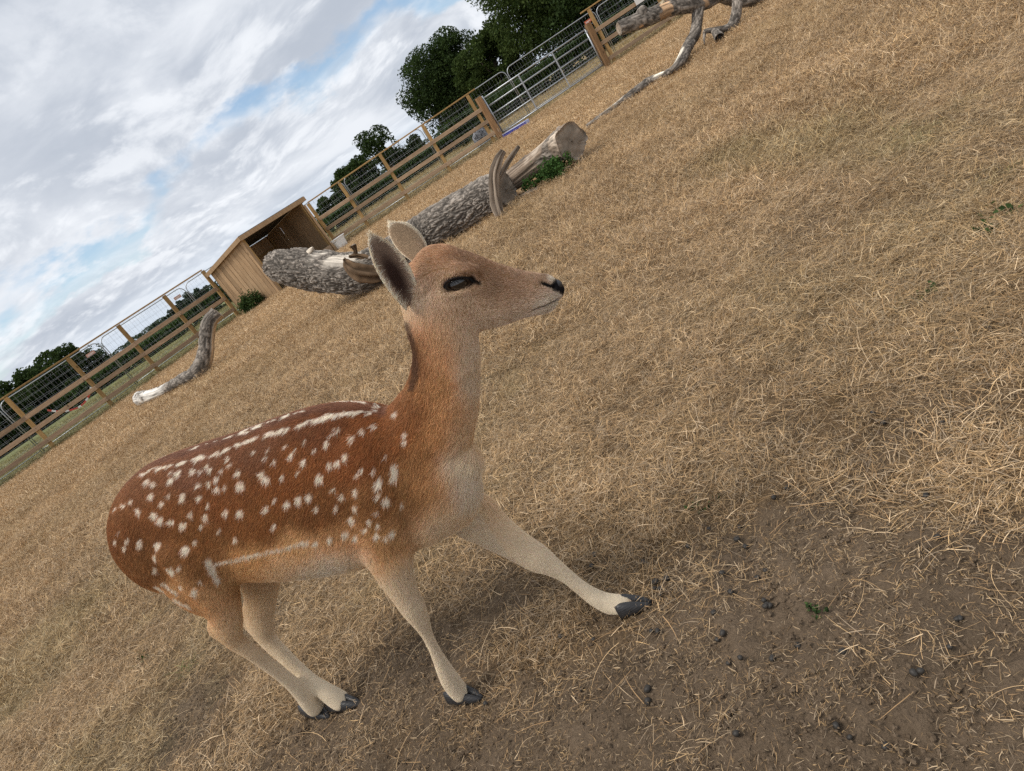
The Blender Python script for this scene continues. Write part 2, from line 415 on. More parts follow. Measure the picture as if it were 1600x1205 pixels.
for (x, y), w, lb in (((MP[-1][0] + .27, MP[-1][1] - .02), .22, 'thick wooden gate post at the left end of the metal gate'), ((FENCE_R0[0] - .30, FENCE_R0[1] - .02), .21, 'thick wooden gate post at the right end of the metal gate')):
    mb = MB(); mb.box((0, 0, 0), (w, w, 1.98), None, .02)
    o = mb.build('gate_post', M_GATEPOST, loc=(x, y, .66), rot=(.01, .005, .06)); tag(o, lb, 'gate post', 'gate posts')

def field_gate():
    a = np.array([MP[-1][0] + .45, MP[-1][1] + .02]); b = np.array([FENCE_R0[0] - .46, FENCE_R0[1] + .0])
    root = thing('field_gate', 'galvanised five bar metal field gate with mesh on its lower half, closed', 'gate', (a[0], a[1], 0), rot_z(b - a))
    Ln = np.linalg.norm(b - a); z0, z1 = .17, 1.52; r = .022
    zs = [z0, z0 + (z1 - z0) * .30, z0 + (z1 - z0) * .54, z0 + (z1 - z0) * .77, z1]
    for z in zs:
        mb = MB(); mb.tube([(0, 0, z), (Ln, 0, z)], r if z not in (z0, z1) else .026, 10); mb.build('bar', M_STEEL, root, True)
    for x, zz in ((0, (z0 - .02, z1 + .1)), (Ln, (z0 - .04, z1 + .02))):
        mb = MB(); mb.tube([(x, 0, zz[0]), (x, 0, zz[1])], .033, 12); mb.build('upright', M_STEEL, root, True)
    for x in (Ln * .34, Ln * .67):
        mb = MB(); mb.box((x, -.03, (z0 + z1) / 2), (.05, .012, z1 - z0), None, .003); mb.build('brace', M_STEEL, root)
    w = MB()
    for x in np.arange(.11, Ln, .115): w.tube([(x, .03, z0), (x, .03, zs[2])], .0045, 4, False)
    for z in np.arange(z0 + .1, zs[2], .105): w.tube([(0, .03, z), (Ln, .03, z)], .0045, 4, False)
    w.build('wire_mesh', M_WIRE, root)
    for z in (z0 + .12, z1 - .12):
        mb = MB(); mb.box((-.07, 0, z), (.16, .03, .05), None, .004); mb.build('hinge', M_STEEL, root)
    mb = MB(); mb.box((Ln + .06, -.02, z1 - .08), (.20, .02, .05), None, .004); mb.build('latch', M_STEEL, root)
field_gate()

# temporary mesh fence panels standing behind the timber fence
M_LAB = material('orange label', .6)[0]; M_LAB.node_tree.nodes['Principled BSDF'].inputs['Base Color'].default_value = (.62, .16, .08, 1)
M_LAB2 = material('faded label', .6)[0]; M_LAB2.node_tree.nodes['Principled BSDF'].inputs['Base Color'].default_value = (.62, .36, .28, 1)
HP = [(-20.2, 18.6), (-16.75, 19.9), (-13.45, 22.2), (-10.7, 24.3), (-8.1, 26.9), (-4.7, 28.1), (-1.05, 28.5), (2.62, 27.8), (6.5, 27.55), (10.75, 27.9), (14.2, 27.5), (17.6, 27.2)]
def mesh_panel(a, b, label, lab=None):
    a = np.array(a, float); b = np.array(b, float); Ln = np.linalg.norm(b - a) - .07; H = 1.98
    root = thing('mesh_fence_panel', label, 'mesh fence', (a[0], a[1], 0), rot_z(b - a), 'temporary mesh panels behind the timber fence')
    r = .0165; R_ = .22; mb = MB(); x0, x1 = .035, .035 + Ln
    top = [(x0, 0, .02), (x0, 0, H - R_)] + [(x0 + R_ * (1 - math.cos(k)), 0, H - R_ + R_ * math.sin(k)) for k in (.4, .8, 1.2)] + [(x0 + R_, 0, H), (x1 - R_, 0, H)] + [(x1 - R_ * (1 - math.cos(k)), 0, H - R_ + R_ * math.sin(k)) for k in (1.2, .8, .4)] + [(x1, 0, H - R_), (x1, 0, .02)]
    mb.tube(top, r, 8); mb.tube([(x0, 0, .16), (x1, 0, .16)], r * .8, 8); mb.build('frame', M_STEEL, root, True)
    w = MB()
    for x in np.arange(x0 + .12, x1, .125): w.tube([(x, 0, .16), (x, 0, H - .01)], .0017, 3, False)
    for z in (.40, .66, .92, 1.18, 1.44, 1.70): w.tube([(x0, 0, z), (x1, 0, z)], .0022, 3, False)
    w.build('wire_mesh', M_WIRE, root)
    if lab:
        side, mat = lab; x = x1 - .42 if side > 0 else x0 + .4
        mb = MB(); mb.box((x, -.03, H - .24), (.30, .006, .11)); mb.build('label_plate', mat, root)
        mb = MB(); mb.box((x, -.035, H - .24), (.22, .003, .022)); mb.box((x - .03, -.035, H - .275), (.14, .003, .012)); mb.build('lettering', M_WHITE, root)
M_WHITE = material('white plastic', .45, .4)[0]; M_WHITE.node_tree.nodes['Principled BSDF'].inputs['Base Color'].default_value = (.74, .73, .70, 1)
wh = ['outermost at the left edge of the photo, behind the timber fence', 'behind the first bays of the left timber fence', 'behind the left fence where the red and white tape hangs', 'with a faded label, behind the left timber fence', 'whose faded label shows just left of the shelter', 'behind the plank shelter', 'right behind the shelter end of the middle timber fence', 'behind the middle bays of the middle timber fence', 'behind the left hinge post of the metal gate', 'with a bright orange label behind the metal gate', 'behind the timber fence right of the gate', 'farthest right, behind the right timber fence']
for i in range(len(HP) - 1):
    mesh_panel(HP[i], HP[i + 1], 'tall galvanised mesh panel ' + wh[i + 0 if i < 11 else 11], {2: (1, M_LAB2), 3: (1, M_LAB2), 8: (1, M_LAB)}.get(i))
# ================================================================ plank shelter
def shelter():
    c = np.array([-4.67, 23.7]); sd = np.array([-2.0, 1.9]); sd /= np.linalg.norm(sd); fd = np.array([1.95, 2.0]); fd /= np.linalg.norm(fd)
    SL, FL, ZF, ZB = 2.75, 3.0, 2.10, 1.80
    root = thing('plank_shelter', 'open fronted field shelter of upright brown planks with a sloping roof', 'shelter', (c[0], c[1], 0))
    s3 = np.array([sd[0], sd[1], 0]); f3 = np.array([fd[0], fd[1], 0]); z3 = np.array([0, 0, 1.0]); rnd = random.Random(5)
    def wall(org, d, n, Ln, topf, nrm, name, gaps=(), thick=.022, mat=M_PLANK, gb=.018):
        wdt = Ln / n
        for i in range(n):
            g = gb + (0.025 if i in gaps else 0) + rnd.uniform(0, .006); x0 = i * wdt + g / 2; x1 = (i + 1) * wdt - g / 2
            za, zb = topf(x0), topf(x1); e = rnd.uniform(-.006, .009)
            P = []
            for z0_, dz in ((0, 0),):
                pass
            q = [org + d * x0, org + d * x1]
            V = [q[0] + z3 * .03, q[1] + z3 * .03, q[1] + z3 * zb, q[0] + z3 * za]
            V = [v + nrm * e for v in V] + [v + nrm * (e - thick) for v in V]
            cen = sum(V) / 8; mb = MB(); mb.add([v - cen for v in V], [(0, 1, 2, 3), (7, 6, 5, 4), (0, 4, 5, 1), (1, 5, 6, 2), (2, 6, 7, 3), (3, 7, 4, 0)])
            mb.build(name, mat, root, loc=tuple(cen))
    o0 = np.zeros(3); zt = lambda x: ZF + (ZB - ZF) * x / SL
    fn = -np.array([fd[1], -fd[0], 0]) ; fn = fn if fn[0] < 0 else -fn             # outward normal of the left side wall
    sn = -s3                                                                        # outward normal of the front
    wall(o0, s3, 12, SL, zt, -f3, 'side_plank')
    wall(f3 * FL, s3, 12, SL, zt, f3, 'side_plank', gaps=(8,), gb=.004)
    wall(s3 * SL, f3, 14, FL, lambda x: ZB, s3, 'back_plank', gaps=(6,), gb=.003)
    for p in (s3 * .06 + f3 * .06, s3 * .06 + f3 * (FL - .06), s3 * (SL - .08) + f3 * .08, s3 * (SL - .08) + f3 * (FL - .08)):
        mb = MB(); h = zt(p @ s3) - .04; mb.box((0, 0, h / 2), (.09, .09, h), None, .006); mb.build('corner_post', M_POST, root, loc=tuple(p), rot=(0, 0, rot_z(sd)))
    for z in (.5, 1.3):
        mb = MB(); mb.bar(s3 * (SL - .06) + f3 * .13 + z3 * z, s3 * (SL - .06) + f3 * (FL - .13) + z3 * z, .05, .09, ch=.004); mb.build('back_rail', M_POST, root)
    # roof boards and fascia
    mb = MB(); a = -s3 * .12 - f3 * .10 + z3 * (ZF + .05); b = a + f3 * (FL + .2); cc = s3 * (SL + .12) - f3 * .10 + z3 * (ZB + .015); dd = cc + f3 * (FL + .2)
    V = [a, b, dd, cc]; V = V + [v + z3 * .03 for v in V]
    mb.add(V, [(3, 2, 1, 0), (4, 5, 6, 7), (0, 1, 5, 4), (1, 2, 6, 5), (2, 3, 7, 6), (3, 0, 4, 7)])
    mr, t, br = material('roof felt', .9, .2); t.link(t.mix(t.noise(objco(t), 20, 5), (.05, .048, .045), (.12, .11, .10)), br.inputs['Base Color'])
    mb.build('roof', mr, root)
    mb = MB(); mb.bar(-s3 * .145 - f3 * .12 + z3 * (ZF - .015), -s3 * .145 + f3 * (FL + .12) + z3 * (ZF - .015), .024, .15, ch=.004); mb.build('fascia_board', M_PLANK, root)
    for x in (-.128, FL + .128):
        mb = MB(); mb.bar(-s3 * .13 + f3 * x + z3 * (ZF - .0), s3 * (SL + .1) + f3 * x + z3 * (ZB - .035), .024, .14, ch=.004); mb.build('barge_board', M_PLANK, root)
    mb = MB(); mb.bar(-f3 * .03 + z3 * (ZF - .2) - s3 * .014, -f3 * .03 + z3 * .03 - s3 * .014, .10, .022, up=(sd[0], sd[1], 0), ch=.003); mb.build('corner_board', M_PLANK, root)
    mb = MB(); mb.bar(f3 * (FL + .0) + z3 * (ZF - .2) - s3 * .02, f3 * (FL + .0) + z3 * .03 - s3 * .02, .11, .022, up=(sd[0], sd[1], 0), ch=.003); mb.build('corner_board', M_PLANK, root)
    # low kick board at the right of the opening and dark straw floor
    mb = MB(); mb.bar(f3 * 1.9 + z3 * .16, f3 * (FL - .1) + z3 * .16, .03, .30, ch=.004); mb.build('kick_board', M_RAIL, root)
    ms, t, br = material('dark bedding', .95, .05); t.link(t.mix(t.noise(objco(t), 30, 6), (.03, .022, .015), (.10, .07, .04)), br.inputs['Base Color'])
    xs = np.linspace(.05, FL - .05, 30); ys = np.linspace(.1, SL - .1, 30); V = []; F = []
    for j, y in enumerate(ys):
        for i, x in enumerate(xs): p = f3 * x + s3 * y; V.append(p + z3 * (.03 + .16 * (y / SL) * float(fbm(np.array([[x, y, 1.]]), 2.5, 3, 3)[0])))
    for j in range(29):
        for i in range(29): k = j * 30 + i; F.append((k, k + 1, k + 31, k + 30))
    obj('bedding', mesh_np('bedding', np.array(V), np.array(F), True), ms, root)['kind'] = 'stuff'
    # white tub by the right hand corner
    g = ground(537, 386); tr = thing('white_tub', 'white plastic tub with a lid standing at the right front corner of the shelter', 'tub', (g[0], g[1], 0), .5)
    mb = MB(); w0, w1, hh = .17, .215, .36; V = []; F = []
    for z, w, d_ in ((0, w0, w0 * .85), (.01, w0 + .01, w0 * .85 + .01), (hh - .05, w1 - .01, w1 * .82), (hh - .045, w1 + .01, w1 * .86), (hh, w1 + .012, w1 * .87)):
        for k in range(20):
            a_ = 2 * math.pi * k / 20; cx_, sy_ = math.cos(a_), math.sin(a_)
            V.append((w * np.sign(cx_) * abs(cx_) ** .45, d_ * np.sign(sy_) * abs(sy_) ** .45, z))
    for i in range(4):
        for k in range(20): F.append((i * 20 + k, i * 20 + (k + 1) % 20, (i + 1) * 20 + (k + 1) % 20, (i + 1) * 20 + k))
    F.append(tuple(range(20))[::-1]); F.append(tuple(80 + k for k in range(20))); mb.add(V, F); mb.build('bucket', M_WHITE, tr)
    mb = MB(); mb.box((0, 0, hh + .018), (w1 * 2.12, w1 * 1.85, .035), None, .012); mb.build('lid', M_WHITE, tr)
    mb = MB(); mb.tube([(-w1 - .01, -.0, hh - .08), (-w1 - .05, -.08, hh - .14), (-w1 - .03, -.15, hh - .2)], .006, 6); mb.build('handle', M_STEEL, tr)
shelter()
# ================================================================ dead wood
def bark_mat(name, c1, c2, pale=None, scale=1.0):
    mt, t, b = material(name, .9, .12); a = t.node('ShaderNodeAttribute', attribute_name='col'); oc = objco(t)
    n = t.noise(oc, 60 * scale, 5, .7); v = t.noise(oc, 9 * scale, 4)
    c = t.hsv(a.outputs['Color'], v=t.math('ADD', .45, t.math('ADD', t.math('MULTIPLY', n, .7), t.math('MULTIPLY', v, .4))))
    t.link(c, b.inputs['Base Color']); bump(t, b, n, .5, .006); return mt
M_BARK = bark_mat('dead bark and wood', None, None)
def catmull(X, m):
    X = np.asarray(X, float); k = len(X); Y = np.concatenate([[2 * X[0] - X[1]], X, [2 * X[-1] - X[-2]]]); out = []
    for t in np.linspace(0, k - 1, m):
        i = min(int(t), k - 2); f = t - i; a, b, c, d = Y[i:i + 4]
        out.append(.5 * (2 * b + (c - a) * f + (2 * a - 5 * b + 4 * c - d) * f * f + (3 * b - a - 3 * c + d) * f ** 3))
    return np.array(out)
def wood_tube(C, R, n_long, n_round, style, seed, flute=0.0, lump=.08, end_col=(.36, .29, .22), ridge=.02, cell=(16, 4.5), ends=(True, True), endlean=None):
    """bark covered limb. style(u, a, P) -> (bark weight 0..1, colour) ; returns mesh data V, F, C"""
    X = catmull(np.concatenate([np.asarray(C, float), np.asarray(R, float)[:, None]], 1), n_long); C, R = X[:, :3], X[:, 3]
    T = np.gradient(C, axis=0); T /= np.linalg.norm(T, axis=1)[:, None]
    ref = np.array([0, 0, 1.0]) if abs(T[0, 2]) < .9 else np.array([1.0, 0, 0]); U = []; prev = ref
    for t in T: x = prev - t * (prev @ t); x /= np.linalg.norm(x); U.append(x); prev = x
    U = np.array(U); W = np.cross(T, U); s = np.concatenate([[0], np.cumsum(np.linalg.norm(np.diff(C, axis=0), axis=1))])
    a = np.linspace(0, 2 * math.pi, n_round, endpoint=False)
    ca, sa = np.cos(a), np.sin(a); D = U[:, None] * ca[None, :, None] + W[:, None] * sa[None, :, None]
    S = np.broadcast_to(s[:, None], (n_long, n_round)); A = np.broadcast_to(a[None], (n_long, n_round)); Rm = R[:, None]
    # cylinder coordinates for the bark pattern: round direction fine, along the limb long
    q = np.stack([ca[None] * Rm * cell[0], sa[None] * Rm * cell[0], S * cell[1] + 0 * A], -1)
    w = np.stack([fbm(q * .6, 1, 2, seed + k) for k in range(3)], -1) - .5
    rid = 1 - np.abs(2 * fbm(q + w * 2.2, 1.0, 2, seed + 5) - 1); rid = np.clip((rid - .60) / .34, 0, 1)       # crack lines
    rid2 = 1 - np.abs(2 * fbm(q * np.array([1.3, 1.3, 2.3]) + w * 2, 1.0, 2, seed + 9) - 1); rid2 = np.clip((rid2 - .7) / .28, 0, 1)
    crack = np.maximum(rid, rid2 * .8)
    P0 = C[:, None] + D * Rm[..., None]
    big = fbm(P0, 3.2, 3, seed + 13) - .5
    bk, col = style(S / s[-1], A, P0)
    fib = fbm(np.stack([ca[None] * Rm * 40, sa[None] * Rm * 40, S * 2.2], -1), 1, 3, seed + 21) - .5
    r = Rm * (1 + lump * 2 * big) + bk * (ridge * (1 - crack) - ridge) + (1 - bk) * (fib * ridge * .9 - ridge * .9) 
    if flute: r = r + flute * Rm * np.cos(A * 5 + S * 2) * .3
    P = C[:, None] + D * r[..., None]
    bc = np.array([.34, .295, .25])[None, None] * (.7 + .6 * fbm(P0, 5, 3, seed + 31))[..., None]; bc = bc * (1 - .80 * crack[..., None])
    wc = col * np.clip(.95 + 2.4 * fib, .3, 1.5)[..., None]
    Cc = bc * bk[..., None] + wc * (1 - bk[..., None])
    V = P.reshape(-1, 3); Cv = Cc.reshape(-1, 3); i = np.arange(n_long * n_round).reshape(n_long, n_round); j = np.roll(i, -1, 1)
    F = np.stack([i[:-1], j[:-1], j[1:], i[1:]], -1).reshape(-1, 4)
    FT = [F]; base = len(V)
    for e, on in ((0, ends[0]), (n_long - 1, ends[1])):
        if not on: continue
        c = C[e]; ring = P[e]; k = 5; rows = [i[e]]; ex = []
        for m_ in range(1, k + 1):
            f = 1 - m_ / k
            if m_ == k: f = .03
            pr = c + (ring - c) * f; rr = np.linalg.norm(pr - c, axis=1); pr = pr + T[e] * (.012 * np.sin(rr * 90) + .02 * (fbm(pr, 14, 2, seed) - .5))[:, None] * (1 if e else -1)
            ex.append(pr); rows.append(np.arange(n_round) + base); base += n_round
        V = np.concatenate([V] + ex); ec = np.array(end_col) * (.6 + .8 * fbm(np.concatenate(ex), 12, 3, seed + 3))[:, None]
        rr = np.concatenate([np.linalg.norm(x - c, axis=1) for x in ex]); ec = ec * (.85 + .15 * np.sin(rr * 120))[:, None]; ec[-n_round:] *= .5
        Cv = np.concatenate([Cv, ec])
        for m_ in range(k): A_, B_ = rows[m_], rows[m_ + 1]; q4 = np.stack([A_, np.roll(A_, -1), np.roll(B_, -1), B_], -1); FT.append(q4[:, ::-1] if e else q4)
    return V, np.concatenate(FT), Cv
def wood_obj(name, data, org, parent=None, **kw):
    V, F, C = data; me = mesh_np(name, V - np.asarray(org), F, True); setcol(me, np.clip(C, .01, .9)); return obj(name, me, M_BARK, parent, **kw)
def rest(px, py, r, sink=.9):
    """centre of a limb of pixel radius r lying on the ground"""
    d = ray(px, py); t = CAMH / (sink * r / FPX - d[2]); return CAM + d * t, r * t / FPX
def aty(px, py, Y, r):
    d = ray(px, py); t = Y / d[1]; return CAM + d * t, r * t / FPX
def ang_to(A, a0): return np.cos(A - a0)

# ---- the big trunk behind the deer's head
def big_log():
    L1 = [aty(424, 414, 10.6, 20), aty(438, 416, 10.5, 27), aty(468, 420, 10.35, 33), aty(502, 423, 10.2, 34), aty(542, 427, 9.95, 34), aty(582, 420, 9.75, 33), rest(622, 397, 32), rest(662, 367, 32), rest(700, 343, 33), rest(738, 321, 32), rest(768, 305, 31), rest(790, 297, 28)]
    C = np.array([c for c, r in L1]); R = [r for c, r in L1]; org = np.array([C[8][0], C[8][1], 0])
    root = thing('fallen_tree', 'large grey fallen tree trunk with rough cracked bark lying behind the deer', 'log', org)
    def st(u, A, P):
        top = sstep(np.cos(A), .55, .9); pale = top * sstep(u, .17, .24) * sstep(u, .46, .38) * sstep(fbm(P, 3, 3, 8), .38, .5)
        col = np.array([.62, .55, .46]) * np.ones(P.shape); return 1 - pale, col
    wood_obj('bark_trunk', wood_tube(C, R, 420, 260, st, 3, lump=.13, ridge=.024, cell=(27, 10.0), end_col=(.30, .25, .20)), org, root)
    L2 = [aty(776, 302, 9.5, 17), aty(800, 284, 9.45, 19), aty(828, 262, 9.35, 20), aty(854, 242, 9.2, 22), aty(872, 230, 9.02, 25), aty(886, 223, 8.85, 29), aty(893, 221, 8.74, 31)]
    C2 = np.array([c for c, r in L2]); R2 = [r for c, r in L2]
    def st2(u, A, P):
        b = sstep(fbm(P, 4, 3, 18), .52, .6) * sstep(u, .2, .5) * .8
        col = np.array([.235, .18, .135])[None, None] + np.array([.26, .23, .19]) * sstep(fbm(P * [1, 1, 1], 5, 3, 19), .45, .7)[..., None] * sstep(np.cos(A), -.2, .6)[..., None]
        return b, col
    wood_obj('split_trunk', wood_tube(C2, R2, 150, 110, st2, 23, flute=.18, lump=.10, ridge=.030, end_col=(.33, .27, .21)), org, root)
    # torn upright limb
    def grey(u, A, P): return np.zeros(P.shape[:2]), np.array([.27, .215, .165]) * np.ones(P.shape)
    B1 = [aty(781, 338, 8.75, 9), aty(775, 318, 8.78, 11), aty(772, 292, 8.8, 11), aty(772, 270, 8.8, 10), aty(778, 250, 8.8, 8.5), aty(786, 236, 8.8, 7)]
    wood_obj('broken_limb', wood_tube([c for c, r in B1], [r for c, r in B1], 110, 60, grey, 41, flute=.9, lump=.22, ridge=.034), org, root)
    B2 = [aty(776, 292, 8.85, 6), aty(786, 268, 8.87, 6.5), aty(796, 250, 8.9, 6.5), aty(810, 230, 8.92, 5)]
    wood_obj('broken_limb', wood_tube([c for c, r in B2], [r for c, r in B2], 80, 48, grey, 43, flute=.9, lump=.22, ridge=.028), org, root)
    # curled dark root stub on top, behind the ear
    def brown(u, A, P): return np.zeros(P.shape[:2]), (np.array([.17, .11, .065]) * np.ones(P.shape)) * (.3 + .8 * fbm(P, 9, 3, 77))[..., None]
    for k, (pts) in enumerate(([(622, 424, 9.35, 13), (590, 428, 9.45, 16), (562, 424, 9.5, 16), (545, 414, 9.58, 13), (538, 405, 9.62, 8)], [(546, 401, 9.6, 8), (562, 400, 9.58, 9), (580, 407, 9.5, 8), (604, 416, 9.45, 8)], [(556, 398, 9.6, 5), (556, 391, 9.6, 4.5), (552, 383, 9.6, 2)])):
        q = [aty(*p) for p in pts]; wood_obj('root_stub', wood_tube([c for c, r in q], [r for c, r in q], 70, 40, brown, 51 + k, flute=.9, lump=.40, ridge=.06), org, root)
    # pale torn knob on the crest
    q = [aty(482, 396, 10.15, 6), aty(486, 391, 10.15, 5), aty(489, 387, 10.15, 3)]
    wood_obj('torn_knob', wood_tube([c for c, r in q], [r for c, r in q], 24, 20, lambda u, A, P: (np.zeros(P.shape[:2]), np.array([.6, .52, .42]) * np.ones(P.shape)), 61, ridge=.01), org, root)
    q = [rest(824, 312, 5, .8), rest(806, 322, 5, .8)]
    q = [rest(897, 258, 3.5, .9), rest(880, 268, 4, .9), rest(868, 278, 3, .9)]
    C = [c for c, r in q]; o = wood_obj('broken_stick', wood_tube(C, [r for c, r in q], 30, 14, grey, 71, ridge=.006), C[0]); o.location = C[0]; tag(o, 'short grey broken stick on the grass below the nettles', 'stick')
    q = [rest(842, 294, 3.5, .9), rest(828, 300, 4, .9), rest(812, 307, 3, .9)]
    C = [c for c, r in q]; o = wood_obj('broken_stick', wood_tube(C, [r for c, r in q], 30, 14, grey, 72, ridge=.006), C[0]); o.location = C[0]; tag(o, 'grey broken stick in the shade under the split end of the trunk', 'stick')
big_log()

# ---- bent branch standing up on the left
def bent_branch():
    q = [rest(219, 623, 12, .85), rest(238, 617, 9.5, .9), rest(262, 606, 9, .9), rest(284, 594, 9.5, .9), rest(304, 583, 11.5, .9)]
    Y = q[-1][0][1]; q += [aty(317, 568, Y - .05, 13), aty(322.5, 546, Y - .05, 12.5), aty(324, 522, Y, 12), aty(328, 503, Y + .05, 11.5), aty(340, 488, Y + .1, 11)]
    C = np.array([c for c, r in q]); R = [r for c, r in q]; org = C[4] * [1, 1, 0]
    def st(u, A, P):
        pale = sstep(u, .44, .34); torn = sstep(u, .72, .8) * sstep(np.cos(A - 3.3), .55, .8); n = fbm(P, 6, 3, 88)
        b = 1 - np.maximum(pale * sstep(n, .30, .42), torn * .9)
        col = np.array([.66, .62, .56]) * np.ones(P.shape) * (1 - torn[..., None]) + np.array([.55, .40, .26]) * torn[..., None]
        return b, col
    root = wood_obj('bent_branch', wood_tube(C, R, 190, 56, st, 81, lump=.12, ridge=.014, cell=(20, 8), end_col=(.42, .34, .26)), org); root.location = org
    tag(root, 'L shaped dead branch, bleached white on the ground and dark barked where it rises', 'branch')
bent_branch()

# ---- fallen limb at the top right
def fallen_limb():
    org = ground(1060, 104); root = thing('fallen_limb', 'forked fallen tree limb with peeling bark at the top right of the paddock', 'branch', org)
    def brk(seed):
        def st(u, A, P): n = fbm(P, 5, 3, seed); return 1 - sstep(n, .70, .74), np.array([.5, .33, .2]) * np.ones(P.shape)
        return st
    Y = 12.1
    def part(name, pts, seed, st=None, nl=90, nr=40, **kw):
        q = [aty(*p) for p in pts]; wood_obj(name, wood_tube([c for c, r in q], [r for c, r in q], nl, nr, st or brk(seed), seed, cell=(20, 7), **kw), org, root)
    part('main_limb', [(967, 45, Y, 11), (982, 39, Y, 12), (998, 33, Y, 12.5), (1020, 25, Y, 13), (1045, 14, Y, 12), (1072, 8, Y, 13), (1098, 4, Y, 12.5), (1122, -8, Y, 12), (1160, -30, Y + .1, 13)], 101, nl=170, ridge=.012)
    part('knob', [(1000, 27, Y - .03, 9), (1005, 17, Y - .03, 9), (1009, 13, Y - .03, 6)], 103, nl=24, nr=30, ridge=.010)
    part('torn_stub', [(1033, 14, Y - .02, 5), (1035, 6, Y - .02, 5), (1037, 2, Y - .02, 3)], 104, lambda u, A, P: (np.zeros(P.shape[:2]), np.array([.62, .5, .34]) * np.ones(P.shape)), nl=16, nr=18, ridge=.006)
    def peel(u, A, P):
        p = np.maximum(sstep(u, .27, .31) * sstep(u, .50, .44) * sstep(np.cos(A - 1.0), .15, .35), sstep(u, .535, .55) * sstep(u, .63, .61) * sstep(np.cos(A - 1.0), -.2, .1))
        p = np.maximum(p, sstep(u, .80, .82) * sstep(u, .93, .9) * sstep(np.cos(A - .8), .5, .8))
        o_ = sstep(fbm(P, 7, 3, 7), .58, .66)[..., None]
        return 1 - p, np.array([.72, .64, .52]) * np.ones(P.shape)
    pts = [(1091, 10, Y, 10), (1089, 34, Y - .05, 9), (1086, 53, Y - .1, 9), (1076, 70, Y - .15, 9)]
    q = [aty(*p) for p in pts] + [rest(1068, 88, 9, 1.6), rest(1059, 102, 7.5, 1.5), rest(1047, 112, 6, 1.4), rest(1030, 120, 6, 1.3), rest(1012, 129, 7.5, 1.1), rest(988, 147, 7, 1.1), rest(958, 169, 5.5, 1.1), rest(917, 198, 4, 1.1)]
    wood_obj('long_branch', wood_tube([c for c, r in q], [r for c, r in q], 230, 40, peel, 107, cell=(20, 7), ridge=.010), org, root)
    part('hooped_branch', [(1153, -12, Y - .25, 9), (1152, 6, Y - .28, 8.5), (1150, 24, Y - .3, 8.5), (1145, 38, Y - .35, 8), (1136, 45, Y - .38, 6.5), (1124, 47, Y - .4, 6), (1108, 48, Y - .42, 4.5), (1100, 50, Y - .42, 4)], 109, ridge=.008)
    part('hollow_stub', [(1116, 49, Y - .45, 5.5), (1121, 54, Y - .6, 7), (1125, 60, Y - .75, 8)], 111, nl=26, nr=28, ridge=.006, end_col=(.012, .010, .008))  # closed end coloured near black to paint the shade inside the hollow
    part('hanging_twig', [(1101, 51, Y - .42, 3), (1100, 60, Y - .42, 2.2), (1101, 69, Y - .42, 1)], 113, nl=14, nr=10, ridge=.003)
    part('rear_limb', [(1118, -8, Y + .9, 9), (1150, 0, Y + .9, 10), (1185, -3, Y + .8, 11), (1225, -20, Y + .8, 12)], 115, ridge=.01)
    # a low flattened length of bark further right
fallen_limb()
# ================================================================ trees and hedges
def leaf_mat(name, c0, c1, rough=.6):
    mt, t, b = material(name, .8, .08); a = t.node('ShaderNodeAttribute', attribute_name='col')
    t.link(t.mix(a.outputs['Fac'], c0, c1), b.inputs['Base Color'])
    b.inputs['Transmission Weight'].default_value = 0
    tr = t.node('ShaderNodeBsdfTranslucent'); t.link(t.mix(.5, t.mix(a.outputs['Fac'], c0, c1), (.10, .16, .03)), tr.inputs[0])
    mx = t.node('ShaderNodeMixShader'); mx.inputs[0].default_value = .22; t.link(b.outputs[0], mx.inputs[1]); t.link(tr.outputs[0], mx.inputs[2])
    t.link(mx.outputs[0], t.n['Material Output'].inputs[0]); return mt
M_OAK = leaf_mat('dark oak leaves', (.016, .028, .010), (.055, .085, .026))
M_OAK2 = leaf_mat('bright oak leaves', (.022, .038, .011), (.085, .115, .032))
M_BRAMBLE = leaf_mat('hedge leaves', (.022, .040, .014), (.075, .12, .038))
M_NETTLE = leaf_mat('nettle leaves', (.03, .065, .018), (.09, .17, .045))
M_FAR = leaf_mat('haze tinted distant leaves', (.025, .042, .028), (.06, .085, .05))  # bluish leaf colour stands in for haze over the distance
M_TRUNK = bark_mat('tree bark', None, None)
def leaves(P, size, seed, flat=.5):
    """one folded leaf clump (two triangles) at each point"""
    rg = np.random.default_rng(seed); n = len(P); N = rg.normal(size=(n, 3)); N[:, 2] = np.abs(N[:, 2]) * (1 + flat); N /= np.linalg.norm(N, axis=1)[:, None]
    A = rg.normal(size=(n, 3)); A -= N * (A * N).sum(1)[:, None]; A /= np.linalg.norm(A, axis=1)[:, None]; B = np.cross(N, A)
    s = (size * rg.uniform(.55, 1.35, n))[:, None]
    V = np.stack([P - A * s * .6, P + B * s * .38 + N * s * .12, P + A * s * .6, P - B * s * .38 + N * s * .12], 1).reshape(-1, 3)
    i = np.arange(n) * 4; F = np.concatenate([np.stack([i, i + 1, i + 2], 1), np.stack([i, i + 2, i + 3], 1)])
    g = np.repeat(np.clip(rg.normal(.4, .24, n), 0, 1), 4); return V, F, np.repeat(g[:, None], 3, 1)
def leaf_obj(name, P, size, mat, parent, seed, org=(0, 0, 0), tint=None):
    V, F, C = leaves(P, size, seed)
    if tint is not None: C = np.clip(C + np.repeat(tint, 4)[:, None], 0, 1)
    me = mesh_np(name, V - np.asarray(org), F, False); setcol(me, C); return obj(name, me, mat, parent)
